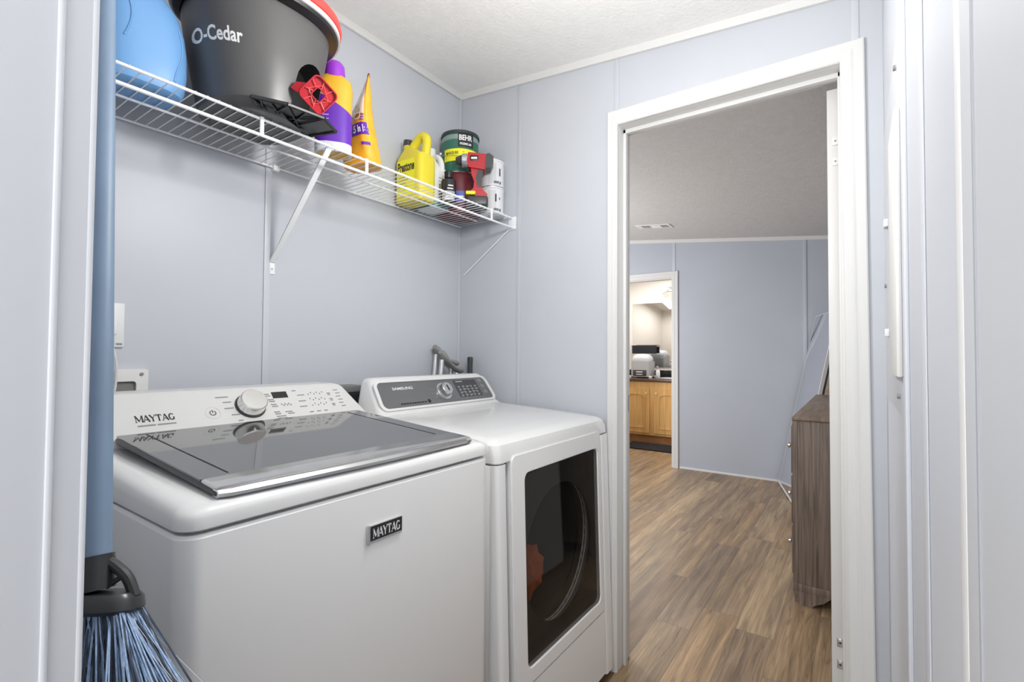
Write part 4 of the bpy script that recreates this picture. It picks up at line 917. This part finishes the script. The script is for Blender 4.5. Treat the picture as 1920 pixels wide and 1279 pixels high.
bb3 = bristles(16, 5, .5, None, '', .00035, .33, 1.0).build('stray_bristles', mat('pale_bristle', (.62, .66, .72), .4), br); bb3['kind'] = 'stuff'
b = B(); b.tube([(.110, .985, 1.895), (.268, .985, 1.895)], .004, 8); b.tube([(.2320, .94, 1.895), (.2320, .985, 1.895)], .003, 8); b.tube([(.268, .94, 1.895), (.268, .985, 1.895)], .003, 8); b.box(.110, .114, .96, .99, 1.87, 1.92, .001)
tag(b.build('broom_hook', SILV, loc=(.112, .975, 1.895)), 'metal wall hook holding the broom pole above the frame', 'hook')

# ================================================================== breaker panel on the side wall
t = thing('breaker_panel', 'white electrical breaker panel seen edge-on on the right edge wall', 'breaker panel', (1.35, YC, 1.45))
PAN = mat('panel_off_white', (.76, .755, .73), .4)
b = B(); b.box(1.035, 1.62, YC, YC+.005, 1.08, 1.76, .002); b.build('cover_plate', WALL, t)
b = B(); b.box(1.03, 1.215, YC+.005, YC+.0135, 1.15, 1.60, .003); b.build('panel_door', PAN, t)
for x, z in ((1.10, 1.70), (1.10, 1.115), (1.54, 1.36)): b = B(); b.cyl((x, YC+.006, z), (x, YC+.010, z), .005, n=12); b.build('screw', INKG, t)
b = B(); b.box(1.2155, 1.232, YC+.005, YC+.0125, 1.16, 1.59); b.build('panel_gap_shadow', DARK, t)  # solid dark box painting the gap shadow beside the panel door
for z in (1.24, 1.50): b = B(); b.box(1.45, 1.485, YC+.005, YC+.013, z-.009, z+.009, .001); b.build('latch', WHITE2, t)

# ================================================================== BEDROOM
DRX0, DRX1, DRY0, DRY1 = 2.73, 4.38, -.27, .262
t = thing('dresser', 'weathered grey-brown wooden dresser in the room beyond the doorway', 'dresser', ((DRX0+DRX1)/2, 0, 0))
b = B(); b.box(DRX0, DRX1, DRY0, DRY1-.018, .085, .872, .002); b.build('body', DRESW, t)
b = B(); b.box(DRX0-.007, DRX1+.007, DRY0, DRY1+.006, .062, .098, .003); b.build('base_moulding', DRESW, t)
b = B(); b.box(DRX0-.012, DRX1+.012, DRY0, DRY1+.004, .872, .888, .004); b.build('top', DREST, t)
b = B(); b.ring(rrect(DRX0-.004, DRX1+.004, .085, .871, .004), rrect(DRX0+.03, DRX1-.03, .115, .845, .004), lambda u, v: (u, DRY1-.018, v), lambda u, v: (u, DRY1+.002, v)); b.build('front_frame', DRESW, t)
for i in range(3):
    for j in range(3):
        x0 = DRX0+.035+i*.530; z0 = .125+j*.242; b = B(); b.box(x0, x0+.52, DRY1-.017, DRY1+.012, z0, z0+.23, .003); d_ = b.build('drawer', DRESW, t)
        for kx in (.13, .39): b = B(); b.lathe([(.005, 0), (.005, .012), (.014, .016), (.014, .024), (.006, .028)], (0, 0, 0), 14); bmesh.ops.rotate(b.bm, verts=b.bm.verts, matrix=Matrix.Rotation(-PI/2, 3, 'X')); bmesh.ops.translate(b.bm, verts=b.bm.verts, vec=(x0+kx, DRY1+.012, z0+.115)); b.build('knob', CHROME, d_)
for x, sx in ((DRX0-.004, 1), (DRX1+.004, -1)):
    for y, sy in ((DRY1, -1), (DRY0+.01, 1)):
        b = B(); P = [(0, .085), (0, .07), (.006, .066), (.006, .05), (.014, .046), (.014, .03), (.022, .026), (.022, 0), (.075, 0), (.085, .012), (.12, .03), (.15, .06), (.20, .075), (.20, .085)]
        b.prism(P, lambda u, v: (x+sx*.0, y+sy*u, v), lambda u, v: (x+sx*.03, y+sy*u, v)); b.prism(P, lambda u, v: (x+sx*u, y+sy*.0, v), lambda u, v: (x+sx*u, y+sy*.03, v)); b.build('foot', DRESW, t)
# leaning mirror
t = thing('leaning_mirror', 'tall mirror with a thin white frame leaning in the far bedroom corner', 'mirror', (4.9, .5, 0))
A0, A1, T1, T0 = Vector((5.17, .595, .003)), Vector((4.42, .400, .003)), Vector((4.42, .105, 1.53)), Vector((5.17, .290, 1.53))
nrm = (A1-A0).cross(T0-A0).normalized(); nrm = nrm if nrm.y > 0 else -nrm
def mq(u, v, d): return A0.lerp(A1, u).lerp(T0.lerp(T1, u), v)+nrm*d
b = B(); b.ring([(0, 0), (1, 0), (1, 1), (0, 1)], [(.004, .012), (.972, .012), (.972, .997), (.004, .997)], lambda u, v: mq(u, v, 0), lambda u, v: mq(u, v, .022)); b.build('frame', TRIM, t, flat=True)
b = B(); b.prism([(.004, .012), (.972, .012), (.972, .997), (.004, .997)], lambda u, v: mq(u, v, .004), lambda u, v: mq(u, v, .021)); b.build('mirror_glass', mat('mirror_silver', (.80, .82, .86), .05, metal=1), t, flat=True)
b = B(); b.prism([(-.28, 0), (.385, 0), (.385-.193*1.30, 1.30), (-.28, 1.30)], lambda u, v: (4.397, u, v), lambda u, v: (4.416, u, v)); tag(b.build('wooden_board', wood('brown_board', (.34, .25, .19), (.48, .37, .29), (3, 3, 20)), loc=(4.406, -.05, 0)), 'brown wooden board standing between the dresser and the leaning mirror', 'board')
# ceiling vent
vt = thing('ceiling_vent', 'white metal air vent in the ceiling beyond the doorway', 'vent', (4.55, 1.57, CZ2(1.57)))
b = B(True); b.ring(rrect(-.07, .07, -.165, .165, .004, 2), rrect(-.045, .045, -.14, .14, .003, 2), lambda u, v: (u, v, -.006), lambda u, v: (u, v, .0)); b.build('frame', WHITE2, vt, flat=True)
b = B(True); b.box(-.040, .040, -.135, -.07, -.0066, -.005); b.box(-.040, .040, .03, .115, -.0066, -.005); b.build('opening', INK, vt, flat=True)  # flat black patches painting the shade inside the vent
b = B(True); b.box(-.045, .045, -.14, .14, -.0055, -.001, .001)
for k in range(3): b.box(-.021+.02*k, -.019+.02*k, -.135, .115, -.0085, -.005)
b.build('slats', WHITE2, vt, flat=True); vt.rotation_euler = (math.atan(.1015), 0, 0)

# ================================================================== BATHROOM
t = thing('vanity_cabinet', 'honey oak bathroom vanity cabinet with arched panel doors', 'cabinet', (6.7, 2.1, 0))
CXF = 6.455
b = B(); b.box(CXF, 6.995, 1.3, 3.05, .10, .815, .003); b.build('body', OAK, t)
b = B(); b.box(CXF+.05, 6.99, 1.32, 3.03, 0, .10); b.build('toe_kick', OAKD, t)
def cab_door(y0, y1, knob):
    z0, z1 = .135, .725
    b = B(); b.prism(rrect(y0, y1, z0, z1, .006), lambda u, v: (CXF-.018, u, v), lambda u, v: (CXF, u, v)); d_ = b.build('door', OAK, t)
    w_ = y1-y0-.11; cx = (y0+y1)/2; n = 16
    O = [(cx-w_/2, z0+.06), (cx+w_/2, z0+.06)]+[(cx+w_/2*math.cos(PI*i/n), z1-.125+.06*math.sin(PI*i/n)**.8) for i in range(n+1)]
    I = [(cx+(p[0]-cx)*.86, (z0+z1)/2-.01+(p[1]-(z0+z1)/2+.01)*.94) for p in O]
    b = B(); b.ring(O, I, lambda u, v: (CXF-.026, u, v), lambda u, v: (CXF-.017, u, v)); b.build('arched_panel', OAK, d_)
    b = B(); b.cyl((CXF-.018, knob, .665), (CXF-.042, knob, .665), .007, .015, 14); b.build('knob', mat('pale_knob', (.85, .70, .50), .3), d_)
cab_door(2.29, 2.66, 2.325); cab_door(1.855, 2.225, 2.19); cab_door(1.42, 1.79, 1.455); cab_door(2.72, 3.02, 2.755)
b = B(); b.box(6.425, 6.998, 1.28, 3.07, .816, .852, .006); tag(b.build('countertop', STONE, loc=(6.7, 2.1, .816)), 'brown speckled countertop on the oak vanity', 'countertop')
b = B(); b.loft([[(x, y, z) for x, y in sell(6.70, 1.98, a_, b_, 2.2, 40)] for a_, b_, z in ((.19, .24, .853), (.20, .25, .862), (.19, .24, .866), (.16, .21, .862), (.13, .17, .855))]); tag(b.build('sink', WHITE, loc=(6.7, 1.98, .853)), 'white oval sink rim set in the brown countertop', 'sink')
b = B()
for k in range(17): b.box(6.985, 6.999, 1.30+k*.103, 1.40+k*.103, .853, .955, .002)
tag(b.build('backsplash', mat('black_tile', (.02, .022, .025), .15), loc=(6.99, 2.1, .853)), 'row of black tiles along the back of the vanity', 'backsplash')
b = B(); b.box(6.985, 6.999, 1.45, 2.73, 1.0, 1.925, .001); tag(b.build('vanity_mirror', mat('mirror_bright', (.86, .86, .85), .02, metal=1), loc=(6.99, 2.1, 1.0)), 'large frameless mirror above the bathroom vanity', 'mirror')
t = thing('hand_towel', 'black towel on a rail in front of the bathroom mirror', 'towel', (6.95, 2.53, 1.30))
b = B(); b.loft([[(6.93, y, 1.19), (6.925, y, 1.30), (6.935, y, 1.312), (6.948, y, 1.30), (6.945, y, 1.19)] for y in (2.36, 2.45, 2.55, 2.64, 2.72)]); b.build('cloth', mat('black_towel', (.02, .022, .026), .9), t)
b = B(); b.cyl((6.937, 2.33, 1.30), (6.937, 2.74, 1.30), .006, n=10); b.cyl((6.937, 2.335, 1.30), (6.984, 2.335, 1.30), .008, n=10); b.cyl((6.937, 2.735, 1.30), (6.984, 2.735, 1.30), .008, n=10); b.build('rail', SILV, t)
# wall lamp
t = thing('vanity_light', 'lit white glass vanity light on a curved arm above the bathroom mirror', 'wall lamp', (6.99, 2.2, 2.1))
GL = mat('lit_glass', (1, 1, 1), .3, emit=(1, .95, .88), es=1.8)
b = B(); b.box(6.975, 6.998, 1.65, 2.28, 2.08, 2.14, .006); b.build('back_plate', SILV, t)
for y in (2.20, 1.85):
    b = B(); b.lathe([(.02, -.02), (.042, -.01), (.055, .02), (.05, .05), (.03, .06), (.01, .064)], (6.86, y+.05, 2.07), 24); b.build('lamp_shade', GL, t)
    b = B(); b.tube(smooth([(6.98, y-.04, 2.11), (6.92, y-.05, 2.12), (6.86, y-.03, 2.08), (6.86, y+.05, 2.035)]), .007, 8); b.build('arm', SILV, t)
# counter appliance
AX, AY = 6.70, 2.475
t = thing('countertop_appliance', 'silver and white countertop appliance with a domed lid on the vanity', 'appliance', (AX, AY, .852), 0)
b = B(); b.loft([[(x, y, z) for x, y in rrect(AX-.13, AX+.13, AY-.135, AY+.125, .03, 5)] for z in (.872, .88, 1.08, 1.085)]); b.build('body', mat('appliance_silver', (.50, .52, .55), .3, metal=.2), t)
b = B(); b.loft([[(x, y, z) for x, y in sell(AX, AY, a_, c_, 2.8, 32)] for a_, c_, z in ((.125, .135, 1.085), (.13, .14, 1.11), (.115, .125, 1.15), (.08, .09, 1.18), (.03, .04, 1.19))]); b.build('domed_lid', mat('clear_lid', (.62, .65, .70), .15), t)
b = B(); b.box(AX-.142, AX-.128, AY-.10, AY+.09, .885, .965, .004); b.build('control_panel', mat('panel_dark', (.06, .06, .07), .3), t)
b = B(); b.box(AX-.150, AX-.140, AY-.05, AY+.04, .93, .945, .003); b.box(AX-.150, AX-.140, AY-.05, AY+.04, .90, .912, .003); b.build('buttons', WHITE2, t)
for dx in (-.11, .11):
    for dy in (-.15, .14): b = B(); b.box(AX+dx-.02, AX+dx+.02, AY+dy-.02, AY+dy+.02, .852, .885, .006); b.build('foot', WHITE2, t)
t = thing('soap_bottle', 'white pump soap bottle beside the sink', 'bottle', (6.73, 2.27, .852))
b = B(); b.lathe([(.028, 0), (.03, .004), (.03, .09), (.022, .11), (.01, .12)], (6.73, 2.27, .852), 20); b.build('bottle_body', WHITE2, t)
b = B(); b.cyl((6.73, 2.27, .97), (6.73, 2.27, 1.01), .006, n=10); b.box(6.69, 6.74, 2.262, 2.278, 1.005, 1.017, .003); b.build('pump', WHITE2, t)
b = B(); P = []
for x, y in rrect(5.93, 6.38, 1.45, 2.50, .03, 4): P.append((x, y))
b.prism(P, lambda u, v: (u, v, .001), lambda u, v: (u, v, .014)); tag(b.build('bath_mat', mat('black_pile', (.012, .012, .014), 1, bump=1, bscale=300), loc=(6.15, 2.0, 0)), 'black bath mat on the floor before the oak vanity', 'mat')
